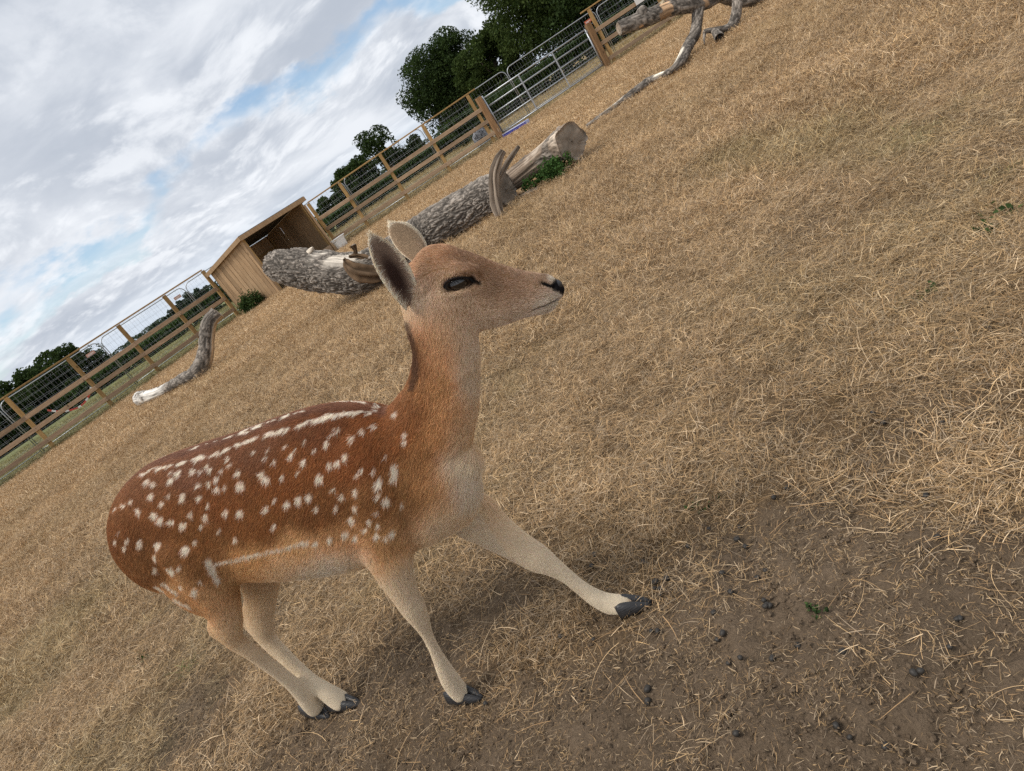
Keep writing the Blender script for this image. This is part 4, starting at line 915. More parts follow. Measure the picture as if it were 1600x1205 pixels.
def coat(P, N=None):
    """colour of the hair rooted at P (rows), linear"""
    n = len(P); out = np.empty((n, 3))
    for i0 in range(0, n, 40000):
        out[i0:i0 + 40000] = _coat(P[i0:i0 + 40000])
    return out
LEGSEG = []
def _coat(P):
    q = px_of(P)
    q = q + (np.stack([fbm(P, 60, 3, 5), fbm(P, 60, 3, 9)], 1) - .5) * 5
    loc_ = (P - DO); s, l, z = loc_ @ DA, loc_ @ DB, loc_[:, 2]
    d2 = ((q[:, None, :] - COATPTS[None, :, :2]) ** 2).sum(2)
    nr = d2.min(1)[:, None]
    w = np.exp(-(d2 - nr) / (2 * (16 ** 2 + nr * .10)))
    C = (w @ lin(COATPTS[:, 2:])) / w.sum(1)[:, None]
    # legs: tan outside, cream towards the foot and inside
    leg = sstep(z, .53, .46) * (1 - sstep(s, .18, .2))
    hind = s < -.6; leg = np.where(hind, sstep(z, .56, .46), leg)
    Cl = lin((196, 168, 132))[None] * sstep(z, .15, .5)[:, None] + lin((222, 204, 176))[None] * (1 - sstep(z, .15, .5)[:, None])
    fr = fbm(P, 14, 3, 31); Cl = Cl * (0.9 + .2 * fr)[:, None]
    Cl = Cl + (lin((212, 196, 170)) - Cl) * (sstep(z, .12, .04) * .6)[:, None]
    belly = (z < .56) & (np.abs(l) < .07) & (s > -.72) & (s < -.2)
    leg = leg * (1 - .7 * belly)
    C = C * (1 - leg[:, None]) + Cl * leg[:, None]
    # pale underside of the trunk
    C = C + (lin((190, 174, 150)) - C) * (sstep(z, .50, .455) * (s > -.7) * (s < 0) * .6)[:, None]
    # dark stripe along the spine and down the nape
    torso = (s < .0) * sstep(z, .70, .76)
    sp_ = torso * sstep(np.abs(l), .030, .012)
    C = C + (lin((82, 54, 42)) - C) * (sp_ * .75)[:, None]
    dn = np.minimum.reduce([segd(q, np.array(a, float), np.array(b, float)) for a, b in (((642, 525), (647, 552)), ((647, 552), (650, 580)), ((634, 500), (642, 525)), ((650, 580), (644, 606)))])
    C = C + (lin((44, 30, 24)) - C) * (sstep(dn, 8, 2) * .72 * (l < .05))[:, None]
    # spots
    trunk = (z > .50) & (s < .05)
    sp = np.zeros(len(P))
    for x, y, r in SPOTS:
        d = np.hypot(q[:, 0] - x, (q[:, 1] - y) * .86); sp = np.maximum(sp, sstep(d, r * 1.0, r * .5))
    for a, b, c, d_, w_, st in DASH:
        d = segd(q, np.array((a, b)), np.array((c, d_))); sp = np.maximum(sp, st * sstep(d, w_ * .92, w_ * .35))
    sp = sp * trunk
    C = C + (lin((234, 222, 202)) - C) * (sp * .97)[:, None]
    # face: eye rim, tear line, nose pad, mouth line
    hd = (s > .16) & (z > .78)
    hz = hd.astype(float)
    de = np.minimum(segd(q, np.array((702., 448.)), np.array((716., 442.))), segd(q, np.array((716., 442.)), np.array((738., 438.))))
    C = C + (lin((26, 20, 18)) - C) * (hz * sstep(de, 8.5, 6.) * .8)[:, None]
    dt = segd(q, np.array((736., 437.)), np.array((750., 443.)))
    C = C + (lin((30, 22, 18)) - C) * (hz * sstep(dt, 4.5, 2.))[:, None]
    dr = np.abs(de - 17); C = C + (lin((184, 156, 122)) - C) * (hz * sstep(dr, 5, 1) * .22 * (q[:, 1] > 440))[:, None]
    dm = np.minimum(segd(q, np.array((834., 485.)), np.array((856., 477.))), segd(q, np.array((856., 477.)), np.array((873., 466.))))
    C = C + (lin((40, 30, 26)) - C) * (hz * sstep(dm, 2.0, .6) * .8)[:, None]
    up = hz * sstep(segd(q, np.array((838., 478.)), np.array((872., 461.))), 5, 2.) * .7
    C = C + (lin((196, 180, 158)) - C) * up[:, None]
    dnn = np.hypot(q[:, 0] - 863, q[:, 1] - 434); C = C + (lin((190, 176, 156)) - C) * (hz * sstep(dnn, 9, 3) * .8)[:, None]
    dn2 = np.minimum(segd(q, np.array((872., 446.)), np.array((880., 450.))), 99); C = C + (lin((22, 20, 22)) - C) * (hz * sstep(dn2, 11, 8))[:, None]
    ds = segd(q, np.array((848., 443.)), np.array((866., 448.))); C = C + (lin((24, 20, 20)) - C) * (hz * sstep(ds, 4.2, 2.2))[:, None]
    # soft mottling of the coat
    mo = fbm(P, 45, 3, 77)[:, None] - .5; mo2 = fbm(P, 9, 2, 78)[:, None] - .5
    C = C * (1 + .35 * mo + .22 * mo2)
    return np.clip(C, 0.002, 1)

def flow_field(P):
    """direction the hair lies in at P"""
    F = []
    def seg(a, b, r): F.append((np.array(a), np.array(b), r))
    seg(L(0, 0, .66), L(-.92, 0, .76), .13)
    for pts in (FN, FF, HN, HF):
        c = [hit(x, y, l)[0] for x, y, l, r, q_ in pts[2:]]
        for a, b in zip(c[:-1], c[1:]): seg(a, b, .03)
    seg(hit(690, 480, 0)[0], hit(690, 600, 0)[0], .07); seg(hit(690, 600, 0)[0], hit(650, 720, 0)[0], .08)
    seg(hit(870, 450, 0, HO, HB)[0], hit(655, 440, 0, HO, HB)[0], .045)
    best = np.full(len(P), 1e9); D = np.zeros((len(P), 3))
    for k, (a, b, r) in enumerate(F):
        d = b - a; t = np.clip(((P - a) @ d) / (d @ d), 0, 1); dist = np.linalg.norm(P - a - t[:, None] * d, axis=1) - r
        u = d / np.linalg.norm(d)
        if k == 0: u = u * .8 - DZ * .62
        m_ = dist < best; best[m_] = dist[m_]; D[m_] = u
    return D

def hair(name, P, N, D, LEN, C, parent, lift=.28, jit=.22, rad=.00026, npts=4, mat=None, clump=.35):
    """a coat of hairs as one curves object"""
    n = len(P)
    T = D - N * (D * N).sum(1)[:, None]; T /= np.maximum(np.linalg.norm(T, axis=1), 1e-6)[:, None]
    cl = np.stack([fbm(P, 95, 2, 200 + k) for k in range(3)], 1) - .5
    J = RNG.normal(0, jit, (n, 3)) + cl * clump * 4
    J -= N * (J * N).sum(1)[:, None]
    T = T + J; T /= np.linalg.norm(T, axis=1)[:, None]
    tt = np.linspace(0, 1, npts)
    li = (np.clip(lift * (.018 / LEN) ** .35, 0, .6) * (1 + RNG.normal(0, .25, n)))[:, None]
    pts = np.stack([P - N * (LEN * .03)[:, None] + (T * t_ + N * li * (t_ - .55 * t_ * t_) * 1.0 - DZ * .08 * t_ * t_) * LEN[:, None] for t_ in tt], 1)
    hc = bpy.data.hair_curves.new(name); hc.add_curves([npts] * n)
    hc.position_data.foreach_set('vector', pts.astype(np.float32).ravel()) if hasattr(hc, 'position_data') else hc.points.foreach_set('position', pts.astype(np.float32).ravel())
    r = (rad * (1 - .8 * tt ** 1.5))[None].repeat(n, 0).astype(np.float32)
    hc.points.foreach_set('radius', r.ravel())
    a = hc.attributes.new('col', 'FLOAT_COLOR', 'CURVE')
    a.data.foreach_set('color', np.concatenate([C, np.ones((n, 1))], 1).astype(np.float32).ravel())
    o = bpy.data.objects.new(name, hc); COL.objects.link(o); o.parent = parent; hc.materials.append(mat)
    o['kind'] = 'stuff'
    return o

def surf_sample(V, F, n, dens=None):
    """n random points on triangles/quads F with smooth normals; dens weights faces"""
    T = np.concatenate([F[:, [0, 1, 2]], F[:, [0, 2, 3]]]) if F.shape[1] == 4 else F
    A, B, Cc = V[T[:, 0]], V[T[:, 1]], V[T[:, 2]]; cr3 = np.cross(B - A, Cc - A); ar = np.linalg.norm(cr3, axis=1) / 2
    if dens is not None: ar = ar * (dens[T].mean(1))
    vn = np.zeros_like(V)
    for k in range(3):
        for c in range(3): vn[:, c] += np.bincount(T[:, k], cr3[:, c], len(V))
    vn /= np.maximum(np.linalg.norm(vn, axis=1), 1e-9)[:, None]
    i = RNG.choice(len(T), n, p=ar / ar.sum()); u = RNG.random((n, 2)); fl = u.sum(1) > 1; u[fl] = 1 - u[fl]
    w = np.stack([1 - u.sum(1), u[:, 0], u[:, 1]], 1)[:, :, None]
    P = (V[T[i]] * w).sum(1); N = (vn[T[i]] * w).sum(1); N /= np.linalg.norm(N, axis=1)[:, None]
    return P, N

def mat_fur():
    mt, t, b = material('deer hair', .62, .18)
    a = t.node('ShaderNodeAttribute', attribute_name='col')
    t.link(a.outputs['Color'], b.inputs['Base Color'])
    return mt
def mat_skin():
    mt, t, b = material('deer skin', .8, .1)
    a = t.node('ShaderNodeAttribute', attribute_name='col'); n = t.noise(objco(t), 400, 3)
    t.link(t.mix(.25, a.outputs['Color'], t.hsv(a.outputs['Color'], v=.5)), b.inputs['Base Color']); bump(t, b, n, .3, .002)
    return mt

def make_ear(base, tip, wid, front, side, cup):
    """cupped leaf-shaped shell; returns V (outer then inner), F, info"""
    nu, nv = 17, 22; ax = tip - base; Ln = np.linalg.norm(ax); ax /= Ln
    front = front - ax * (front @ ax); front /= np.linalg.norm(front); side = np.cross(ax, front)
    V = []; lay = []; uv = []
    for th in (0.0, 1.0):
        for i in range(nv):
            v = i / (nv - 1)
            w = wid * (0.52 + 1.75 * v - 1.6 * v * v) if v < .5 else wid * .995 * max(1 - ((v - .5) / .5) ** 2.0, 0) ** .72
            w = max(w, wid * .03)
            cv = cup * (1.25 - .75 * v)
            for j in range(nu):
                u = -1 + 2 * j / (nu - 1); a = u * cv
                rr = w / math.sin(min(cv, 1.45))
                off = .0022 * (1 - abs(u) ** 4 * .6) * (1 if th == 0 else -1)
                p = base + ax * Ln * (v + .04 * (1 - u * u) * 0) + side * rr * math.sin(a) + front * (rr * (1 - math.cos(a)) - off * math.cos(a)) + side * off * math.sin(a) - front * .35 * wid * 0
                p = p - front * .16 * Ln * (v * v) * 0.6
                V.append(p); uv.append((u, v, th))
    V = np.array(V); F = []; n1 = nu * nv
    for i in range(nv - 1):
        for j in range(nu - 1):
            a = i * nu + j; F.append((a, a + 1, a + nu + 1, a + nu)); F.append((n1 + a, n1 + a + nu, n1 + a + nu + 1, n1 + a + 1))
        a = i * nu; F.append((a, a + nu, n1 + a + nu, n1 + a)); a = i * nu + nu - 1; F.append((a + nu, a, n1 + a, n1 + a + nu))
    for j in range(nu - 1):
        a = (nv - 1) * nu + j; F.append((a, a + 1, n1 + a + 1, n1 + a)); a = j; F.append((a + 1, a, n1 + a, n1 + a + 1))
    return V, np.array(F), np.array(uv), ax, front, side

def ear_col(uv, P):
    u, v, th = uv.T; rim = sstep(np.abs(u), .72, .96); rim = np.maximum(rim, sstep(v, .88, .97))
    out = lin((150, 128, 104)); inn = lin((140, 118, 102)); dark = lin((66, 48, 42))
    k = sstep(np.hypot(u * 1.1, (v - .42) * 1.7), .75, .25)
    Ci = inn + (dark - inn) * k[:, None]
    C = np.where(th[:, None] < .5, out[None] * (0.85 + .3 * fbm(P, 60, 3, 3))[:, None], Ci)
    return C + (lin((206, 190, 168)) - C) * (rim * .8)[:, None]

def claw(mb, base, tip, side, wid, hgt):
    """one half of a cloven hoof: pointed wedge with a curved upper line"""
    d = tip - base; Ln = np.linalg.norm(d); d /= Ln; up = DZ; sd = np.cross(up, d); sd /= np.linalg.norm(sd)
    rings = []; n = 10
    for t_, h, w, o in ((-.16, 1.04, .82, 0), (0, 1.05, .96, 0), (.22, .98, 1.0, .03), (.45, .80, .95, .02), (.68, .55, .80, .0), (.86, .32, .56, -.05), (1.0, .10, .18, -.12)):
        c = base + d * Ln * t_ + sd * side * (wid * .52 + wid * o)
        R_ = []
        for j in range(n):
            a = 2 * math.pi * j / n; x = math.cos(a); y = math.sin(a)
            yy = max(y, -.55) ; R_.append(c + sd * x * wid * .5 * w * (1 - .25 * max(y, 0)) + up * (hgt * h * (yy + .55) / 1.55))
        rings.append(R_)
    V = [p for r in rings for p in r]; F = []
    for i in range(len(rings) - 1):
        for j in range(n): F.append((i * n + j, i * n + (j + 1) % n, (i + 1) * n + (j + 1) % n, (i + 1) * n + j))
    F.append(tuple(range(n))[::-1]); F.append(tuple((len(rings) - 1) * n + j for j in range(n)))
    mb.add(V, F)

def build_deer(nhair=420000):
    root = thing('fallow_deer', 'young fallow deer with a spotted chestnut coat walking to the right across the dry grass', 'deer', DO)
    mb, HR = deer_cage()
    tmp = obj('cage', mb.mesh('cage'), None)
    md = tmp.modifiers.new('r', 'REMESH'); md.mode = 'VOXEL'; md.voxel_size = 0.0042
    dg = bpy.context.evaluated_depsgraph_get(); dg.update(); ev = tmp.evaluated_get(dg); me = bpy.data.meshes.new_from_object(ev)
    bpy.data.objects.remove(tmp)
    nv = len(me.vertices); V = np.empty(nv * 3); me.vertices.foreach_get('co', V); V = V.reshape(-1, 3); E = edges_of(me)
    q = project(V); hd = sstep((V - DO) @ DZ, .80, .88) * sstep((V - HO) @ HA, .02, .10)
    V = laplace(V, E, ((1 - .995 * hd) * (.25 + .75 * sstep(V[:, 2], .40, .55)))[:, None] , 34)
    V = laplace(V, E, (.9 * hd)[:, None] * np.ones((nv, 1)), 5)
    lowz = sstep(V[:, 2], .42, .30)
    me.vertices.foreach_set('co', V.astype(np.float32).ravel()); me.update()
    # carve mouth line, eye socket and tear duct, raise tendons: small moves along the normal
    Nn = np.empty(nv * 3); me.vertices.foreach_get('normal', Nn); Nn = Nn.reshape(-1, 3)
    s, l, z = (V - DO) @ DA, (V - DO) @ DB, V[:, 2]
    hz = ((s > .16) & (z > .78)).astype(float); qq = px_of(V)
    de = np.minimum(segd(qq, np.array((702., 448.)), np.array((716., 442.))), segd(qq, np.array((716., 442.)), np.array((734., 438.))))
    dm = np.minimum(segd(qq, np.array((834., 485.)), np.array((856., 477.))), segd(qq, np.array((856., 477.)), np.array((873., 466.))))
    ds = segd(qq, np.array((848., 443.)), np.array((866., 448.))); dt = segd(qq, np.array((738., 438.)), np.array((752., 446.)))
    dv = -hz * (.006 * sstep(de, 13, 8) - .0022 * np.exp(-((de - 15) / 4) ** 2) + .003 * sstep(dm, 4, .5) + .005 * sstep(ds, 5, 1) + .003 * sstep(dt, 5, 1))
    tr = (s < .05) & (z > .5)
    dv = dv + tr * .004 * (fbm(V, 8, 3, 41) - .5)
    V = V + Nn * dv[:, None]
    me.vertices.foreach_set('co', V.astype(np.float32).ravel()); me.update()
    me.polygons.foreach_set('use_smooth', np.ones(len(me.polygons), bool))
    C = coat(V); setcol(me, C)
    sk, fu = mat_skin(), mat_fur()
    me.transform(Matrix.Translation(-Vector(DO))); me.materials.clear()
    body = obj('body', me, sk, root)
    me.name = 'body'
    # ---- fur
    nq = len(me.polygons); li_ = np.empty(len(me.loops), np.int32); me.loops.foreach_get('vertex_index', li_); F = li_.reshape(-1, 4)
    hdv = ((V - HO) @ HA > .0) & (z > .8)
    dens = np.where(hdv, 2.0, 1.0) * np.where(z < .42, 1.3, 1.0)
    P, N = surf_sample(V, F, nhair, dens)
    s, l, z = (P - DO) @ DA, (P - DO) @ DB, P[:, 2]; qp = px_of(P)
    onhead = sstep((P - HO) @ HA, .03, .12) * sstep(z, .79, .83)
    de = np.minimum(segd(qp, np.array((702., 448.)), np.array((716., 442.))), segd(qp, np.array((716., 442.)), np.array((734., 438.))))
    dno = np.minimum(segd(qp, np.array((872., 446.)), np.array((880., 450.))), segd(qp, np.array((848., 443.)), np.array((866., 448.))) + 5)
    bald = (onhead > .3) & ((de < 7.5) | (dno < 7.5))
    LEN = .0155 + .010 * sstep(z, .52, .46) * (s > -.75) * (s < .1)
    LEN = LEN + .016 * sstep(s, -.06, .02) * sstep(z, .70, .62) * sstep(z, .40, .46)
    LEN = LEN * (1 - sstep(z, .48, .36) * .74)
    LEN = LEN * (1 - onhead * .62) * np.where(onhead > .3, np.clip(.4 + de / 50, .35, 1), 1)
    LEN = LEN * RNG.uniform(.65, 1.15, len(P))
    LEN = LEN * (1 - .45 * sstep(z, .14, .06)); keep = ~bald & (z > .026); P, N, LEN = P[keep], N[keep], LEN[keep]
    D = flow_field(P)
    CH = coat(P) * 1.5; rr = sstep(CH[:, 0] / CH[:, 2], 2.2, 8.)[:, None]; CH = CH * (1 + rr * np.array([.10, .20, .06])) * (1 + (1 - rr) * np.array([.72, .72, .70])); lum = CH @ np.array([.3, .55, .15]); dz_ = sstep(P[:, 2], .70, .88) * ((P - DO) @ DA > -.02); CH = CH + (lum[:, None] - CH) * (.10 + .20 * onhead[keep] + .08 * dz_ * (1 - onhead[keep]))[:, None]
    CH = CH * np.exp(RNG.normal(0, 1, (len(P), 1)) * (.11 + .17 * rr)) * (1 + RNG.normal(0, .04, (len(P), 3)))
    CH = CH / np.maximum(1, CH.max(1) / .84)[:, None]; CH = np.clip(CH, .004, .92)
    hair('fur', P, N, D, LEN, CH, root, mat=fu)
    o = bpy.data.objects['fur']; o.location = -Vector(DO)
    bvh = BVHTree.FromPolygons([tuple(v) for v in V[:, :]], [tuple(f) for f in F])
    def surf(px, py):
        r = ray(px, py); h, n_, i_, d_ = bvh.ray_cast(Vector(CAM), Vector(r)); return np.array(h), np.array(n_)
    # ---- ears
    for nm, (bx, by, bo), (tx, ty, to), w, fr, cup in (('ear', (637, 470, -.052), (583, 367, -.085), .0305, np.array([.35, -.90, .0]), 1.15),
                                                     ('ear', (655, 402, .030), (612, 349, .060), .0300, np.array([.30, .93, .10]), 1.05)):
        b_, _ = hit(bx, by, bo, HO, HB); t_, _ = hit(tx, ty, to, HO, HB)
        b_ = b_ + (b_ - t_) * .06
        EV, EF, uv, ax, frn, sd = make_ear(b_, t_, w, fr, None, cup)
        em = mesh_np('ear', EV - DO, EF, True); setcol(em, ear_col(uv, EV) * .7)
        e = obj('ear', em, sk, root)
        ne = 16000; n1 = len(EV) // 2
        P, N = surf_sample(EV, EF, ne)
        c = (EV.mean(0)); 
        # nearest vertex gives the colour and the side
        i = np.array([0]); k = []
        for a in range(0, ne, 2000): k.append(((P[a:a + 2000, None] - EV[None]) ** 2).sum(2).argmin(1))
        k = np.concatenate(k); U = uv[k]
        rim = np.maximum(sstep(np.abs(U[:, 0]), .7, .95), sstep(U[:, 1], .9, 1))
        LE = (.0045 + .006 * rim + .010 * (U[:, 2] > .5) * sstep(np.abs(U[:, 0]), .3, .8) * sstep(U[:, 1], .8, .2)) * RNG.uniform(.6, 1.2, ne)
        DD = ax[None] * 1.0 + N * .2 + (frn[None] * .4 - sd[None] * np.sign(U[:, :1]) * .8) * (U[:, 2:] > .5)
        CC = ear_col(U, P) * 1.7 * RNG.lognormal(0, .2, (ne, 1))
        h_ = hair('ear_fur', P, N, DD, LE, np.clip(CC, .004, .9), e, mat=fu, rad=.00022, lift=.35); h_.location = -Vector(DO)
    # ---- eyes
    em_, t, b = material('deer eye', .06, .6); b.inputs['Base Color'].default_value = (.006, .004, .003, 1); b.inputs['Coat Weight'].default_value = 1.0; b.inputs['Coat Roughness'].default_value = .03
    lid_, t, b = material('deer eyelid', .7, .15); b.inputs['Base Color'].default_value = (.018, .013, .012, 1)
    h, n_ = surf(716, 443); h2, _ = surf(698, 448.5); h3, _ = surf(737, 437)
    for sg in (-1, 1):
        def mir(p): return p if sg < 0 else p - HB * 2 * ((p - HO) @ HB)
        def mird(d): return d if sg < 0 else d - HB * 2 * (d @ HB)
        c = mir(h); x = mird(h3 - h2); Ln = np.linalg.norm(x); x = x / Ln; n2 = mird(n_); n2 = n2 - x * (n2 @ x); n2 /= np.linalg.norm(n2); y = np.cross(n2, x); y *= np.sign(y[2])
        e = MB(); ellip(e, c - n2 * .0075 - y * .0015 - DO, (Ln * .43, .0155, .0165), np.array([x, y, n2]), 28); e.build('eye', em_, root, True)
        lid = MB(); pts = []
        for k in range(40):
            a = 2 * math.pi * k / 40; u = math.cos(a); v_ = math.sin(a); hgt = (.0138 if v_ > 0 else .0118) * (1 - .28 * u * (1 if v_ > 0 else -1))
            pts.append(c - DO + x * Ln * .56 * u + y * hgt * np.sign(v_) * abs(v_) ** 1.15 + n2 * (.0005 + .0055 * (1 - u * u)))
        lid.tube(pts, [.0006 + (.0012 if math.sin(2 * math.pi * k / 40) > 0 else 0) for k in range(40)], 8, closed=True)
        lo = lid.build('eyelid', lid_, root, True)
        # upper lashes
        nl = 46; a = np.linspace(.15, math.pi - .2, nl)
        Pl = np.array([c + x * Ln * .56 * math.cos(k) + y * .0125 * abs(math.sin(k)) ** 1.15 + n2 * (.003 + .005 * math.sin(k) ** 2) for k in a])
        lh = hair('eyelashes', Pl, np.tile(n2, (nl, 1)), np.tile(x * .35 - y * .9, (nl, 1)), np.full(nl, .010) * RNG.uniform(.7, 1.2, nl), np.full((nl, 3), .012), root, lift=.9, jit=.12, rad=.0003, mat=fu, clump=0)
        lh.location = -Vector(DO)
    # ---- nose pad with two nostrils
    nm_, t, b = material('deer nose', .38, .5); b.inputs['Base Color'].default_value = (.016, .015, .017, 1); bump(t, b, t.voro(objco(t), 700), .5, .0008)
    nb = MB(); c, k = hit(868.5, 447, 0, HO, HB)
    for a_, sz in ((0, (.0145, .017, .0135)),): ellip(nb, c - DO, sz, HR, 28)
    c2, _ = hit(871, 457, 0, HO, HB); ellip(nb, c2 - DO, (.008, .008, .012), HR, 20)
    nb.build('nose', nm_, root, True)
    nt = material('nostril', .7, .1)[0]; nt.node_tree.nodes['Principled BSDF'].inputs['Base Color'].default_value = (.006, .005, .005, 1)
    hN, nN = surf(857, 446)
    for sg in (-1, 1):
        def mir(p): return p if sg < 0 else p - HB * 2 * ((p - HO) @ HB)
        def mird(d): return d if sg < 0 else d - HB * 2 * (d @ HB)
        x = mird(HR[0] * .97 - HR[2] * .2); n2 = mird(nN); n2 = n2 - x * (n2 @ x) / (x @ x); n2 /= np.linalg.norm(n2); x /= np.linalg.norm(x)
        nb = MB(); ellip(nb, mir(hN) - DO, (.0125, .0034, .002), np.array([x, np.cross(n2, x), n2]), 16); nb.build('nostril', nt, root, True)
    # ---- hooves: two claws to each foot
    hm, t, b = material('hoof horn', .42, .4)
    w = t.node('ShaderNodeTexWave', wave_type='BANDS', bands_direction='Z'); w.inputs['Scale'].default_value = 60; w.inputs['Distortion'].default_value = 3; t.link(objco(t), w.inputs[0])
    t.link(t.mix(t.noise(objco(t), 90, 4), (.012, .012, .013), (.045, .043, .043)), b.inputs['Base Color']); bump(t, b, w.outputs[1], .25, .001)
    for (bx, by), (tx, ty), hg in (((716, 1090), (754, 1091), .043), ((977, 956), (1018, 942), .043), ((488, 1110), (515, 1121), .042), ((530, 1103), (564, 1100), .042)):
        b_ = ground(bx, by, .004); t_ = ground(tx, ty, .003)
        d = t_ - b_; Ln = np.linalg.norm(d)
        for sd in (-1, 1):
            hb = MB(); claw(hb, b_ - DO, t_ - DO - np.cross(DZ, d) * .10 * sd, sd, .0285, hg); hb.build('hoof', hm, root, True)
    # short tail lying against the rump
    return root
build_deer()
# ================================================================ weeds, droppings, odds and ends
def weed(name, label, g, rad, h, n, size, mat, seed, group=None):
    root = thing(name, label, 'plant', (g[0], g[1], 0), 0, group); rg = np.random.default_rng(seed); mb = MB(); P = []
    for k in range(max(6, n // 60)):
        a = rg.uniform(0, 6.28); r = rad * math.sqrt(rg.random()); p = np.array([math.cos(a) * r, math.sin(a) * r, 0]); hh = h * rg.uniform(.55, 1.0) * (1 - .4 * (r / rad) ** 2); q = p * 1.25 + [0, 0, hh]
        mb.tube([p, (p + q) / 2 + [0, 0, hh * .05], q], [.004, .003, .001], 5); m_ = n // max(6, n // 60)
        t = rg.random(m_) ** .7; P.append(p + (q - p) * t[:, None] + rg.normal(0, size * .9, (m_, 3)))
    P = np.concatenate(P); P[:, 2] = np.maximum(P[:, 2], .01); mb.build('stem', mat, root); leaf_obj('foliage', P, size, mat, root, seed)['kind'] = 'stuff'
weed('shelter_bush', 'small dark green bush growing against the plank side of the shelter', ground(399, 482), .34, .68, 2600, .06, M_BRAMBLE, 301)
for k, (px, py, r, h, n) in enumerate(((882, 272, .20, .34, 900), (862, 280, .22, .30, 1000), (840, 292, .16, .22, 500))):
    weed('nettle_clump', ['tall green nettles at the cut end of the fallen trunk', 'green nettles in the middle of the patch below the fallen trunk', 'low sparse nettles at the left of the patch below the trunk'][k], ground(px, py), r, h, n, .035, M_NETTLE, 310 + k, 'nettles by the fallen trunk')
for k, (px, py, r, lb) in enumerate(((1104, 792, .040, 'small broad leaved green weed on bare ground right of the deer'), (517, 470, .10, 'low green weed in front of the left end of the trunk'), (536, 468, .08, 'tiny green weed just right of another below the trunk'), (224, 1030, .05, 'small green weed left of the hind hooves'), (1560, 350, .08, 'green weed patch near the right edge of the photo'), (640, 872, .03, 'green sprig between the front legs'), (1282, 958, .025, 'little green grass shoot in the bare soil'), (1440, 470, .06, 'faint green weed among straw on the right'))):
    weed('ground_weed', lb, ground(px, py), r, r * .5, 34, r * .18 + .003, M_BRAMBLE, 330 + k, 'low green weeds in the dry grass')
def droppings():
    A = [(530, 40), (800, 150), (845, 185), (1125, 190), (390, 485), (340, 555), (450, 280), (165, 668), (165, 750), (200, 775), (95, 905), (245, 905), (288, 873), (130, 985), (286, 1026), (302, 1048), (50, 1085), (1050, 540), (1110, 745), (1210, 1110), (30, 690)]
    B = [(375, 350), (625, 290), (636, 324), (656, 316), (70, 455), (100, 452), (395, 490), (430, 470), (450, 612), (518, 595), (665, 575), (1020, 555), (790, 510), (1560, 540), (1590, 380), (1385, 680), (1420, 676), (50, 800), (55, 745), (500, 975), (440, 845), (985, 915), (1230, 1010), (1060, 985), (145, 190), (95, 210), (85, 240), (112, 262)]
    C = [(1490, 250), (1240, 285), (1250, 220), (1555, 372), (1582, 397), (1250, 650), (1525, 910), (1520, 960), (710, 970), (1180, 885)]
    pts = [(1100 + x / 3.012, 600 + y / 3.012) for x, y in A] + [(1000 + x / 3.2, 850 + y / 3.2) for x, y in B] + [(540 + x / 3.2, 800 + y / 3.2) for x, y in C] + [(1546, 515), (1228, 762), (1205, 690), (1018, 588), (1076, 855), (1008, 879), (928, 890), (1320, 1024), (700, 880), (880, 1000), (1272, 604)]
    mt, t, b = material('dropping', .55, .35); n = t.noise(objco(t), 300, 4); t.link(t.mix(n, (.012, .011, .010), (.05, .042, .034)), b.inputs['Base Color']); bump(t, b, n, .4, .001)
    rg = np.random.default_rng(4); ms = []
    for k in range(4):
        n1, n2 = 10, 8; V = []; F = []
        for i in range(n2 + 1):
            a = math.pi * i / n2
            for j in range(n1):
                b_ = 2 * math.pi * j / n1; V.append((math.cos(a) * (1.25 if i < 3 else 1.05), math.sin(a) * math.cos(b_), math.sin(a) * math.sin(b_)))
        V = np.array(V) * .0062; V *= (1 + .35 * (fbm(V, 180, 2, k) - .5))[:, None]
        for i in range(n2):
            for j in range(n1): F.append((i * n1 + j, i * n1 + (j + 1) % n1, (i + 1) * n1 + (j + 1) % n1, (i + 1) * n1 + j))
        me = mesh_np('dropping', V, np.array(F), True); me.materials.append(mt); ms.append(me)
    for i, (px, py) in enumerate(pts):
        g = ground(px, py); s = rg.uniform(.8, 1.2) * (1 + .12 * (g[1] - 1)); z = float(rise(np.array([g[0]]), np.array([g[1]]))[0])
        o = obj('dropping', ms[i % 4], None, None, (g[0], g[1], z + .008), (rg.uniform(-.4, .4), rg.uniform(-.4, .4), rg.uniform(0, 6))); o.scale = (s, s, s)
        tag(o, 'small black oval dropping lying on the dry ground right of the deer' if px > 900 else 'small black oval dropping on the ground under the deer', 'dropping', 'deer droppings scattered over the bare ground')
droppings()
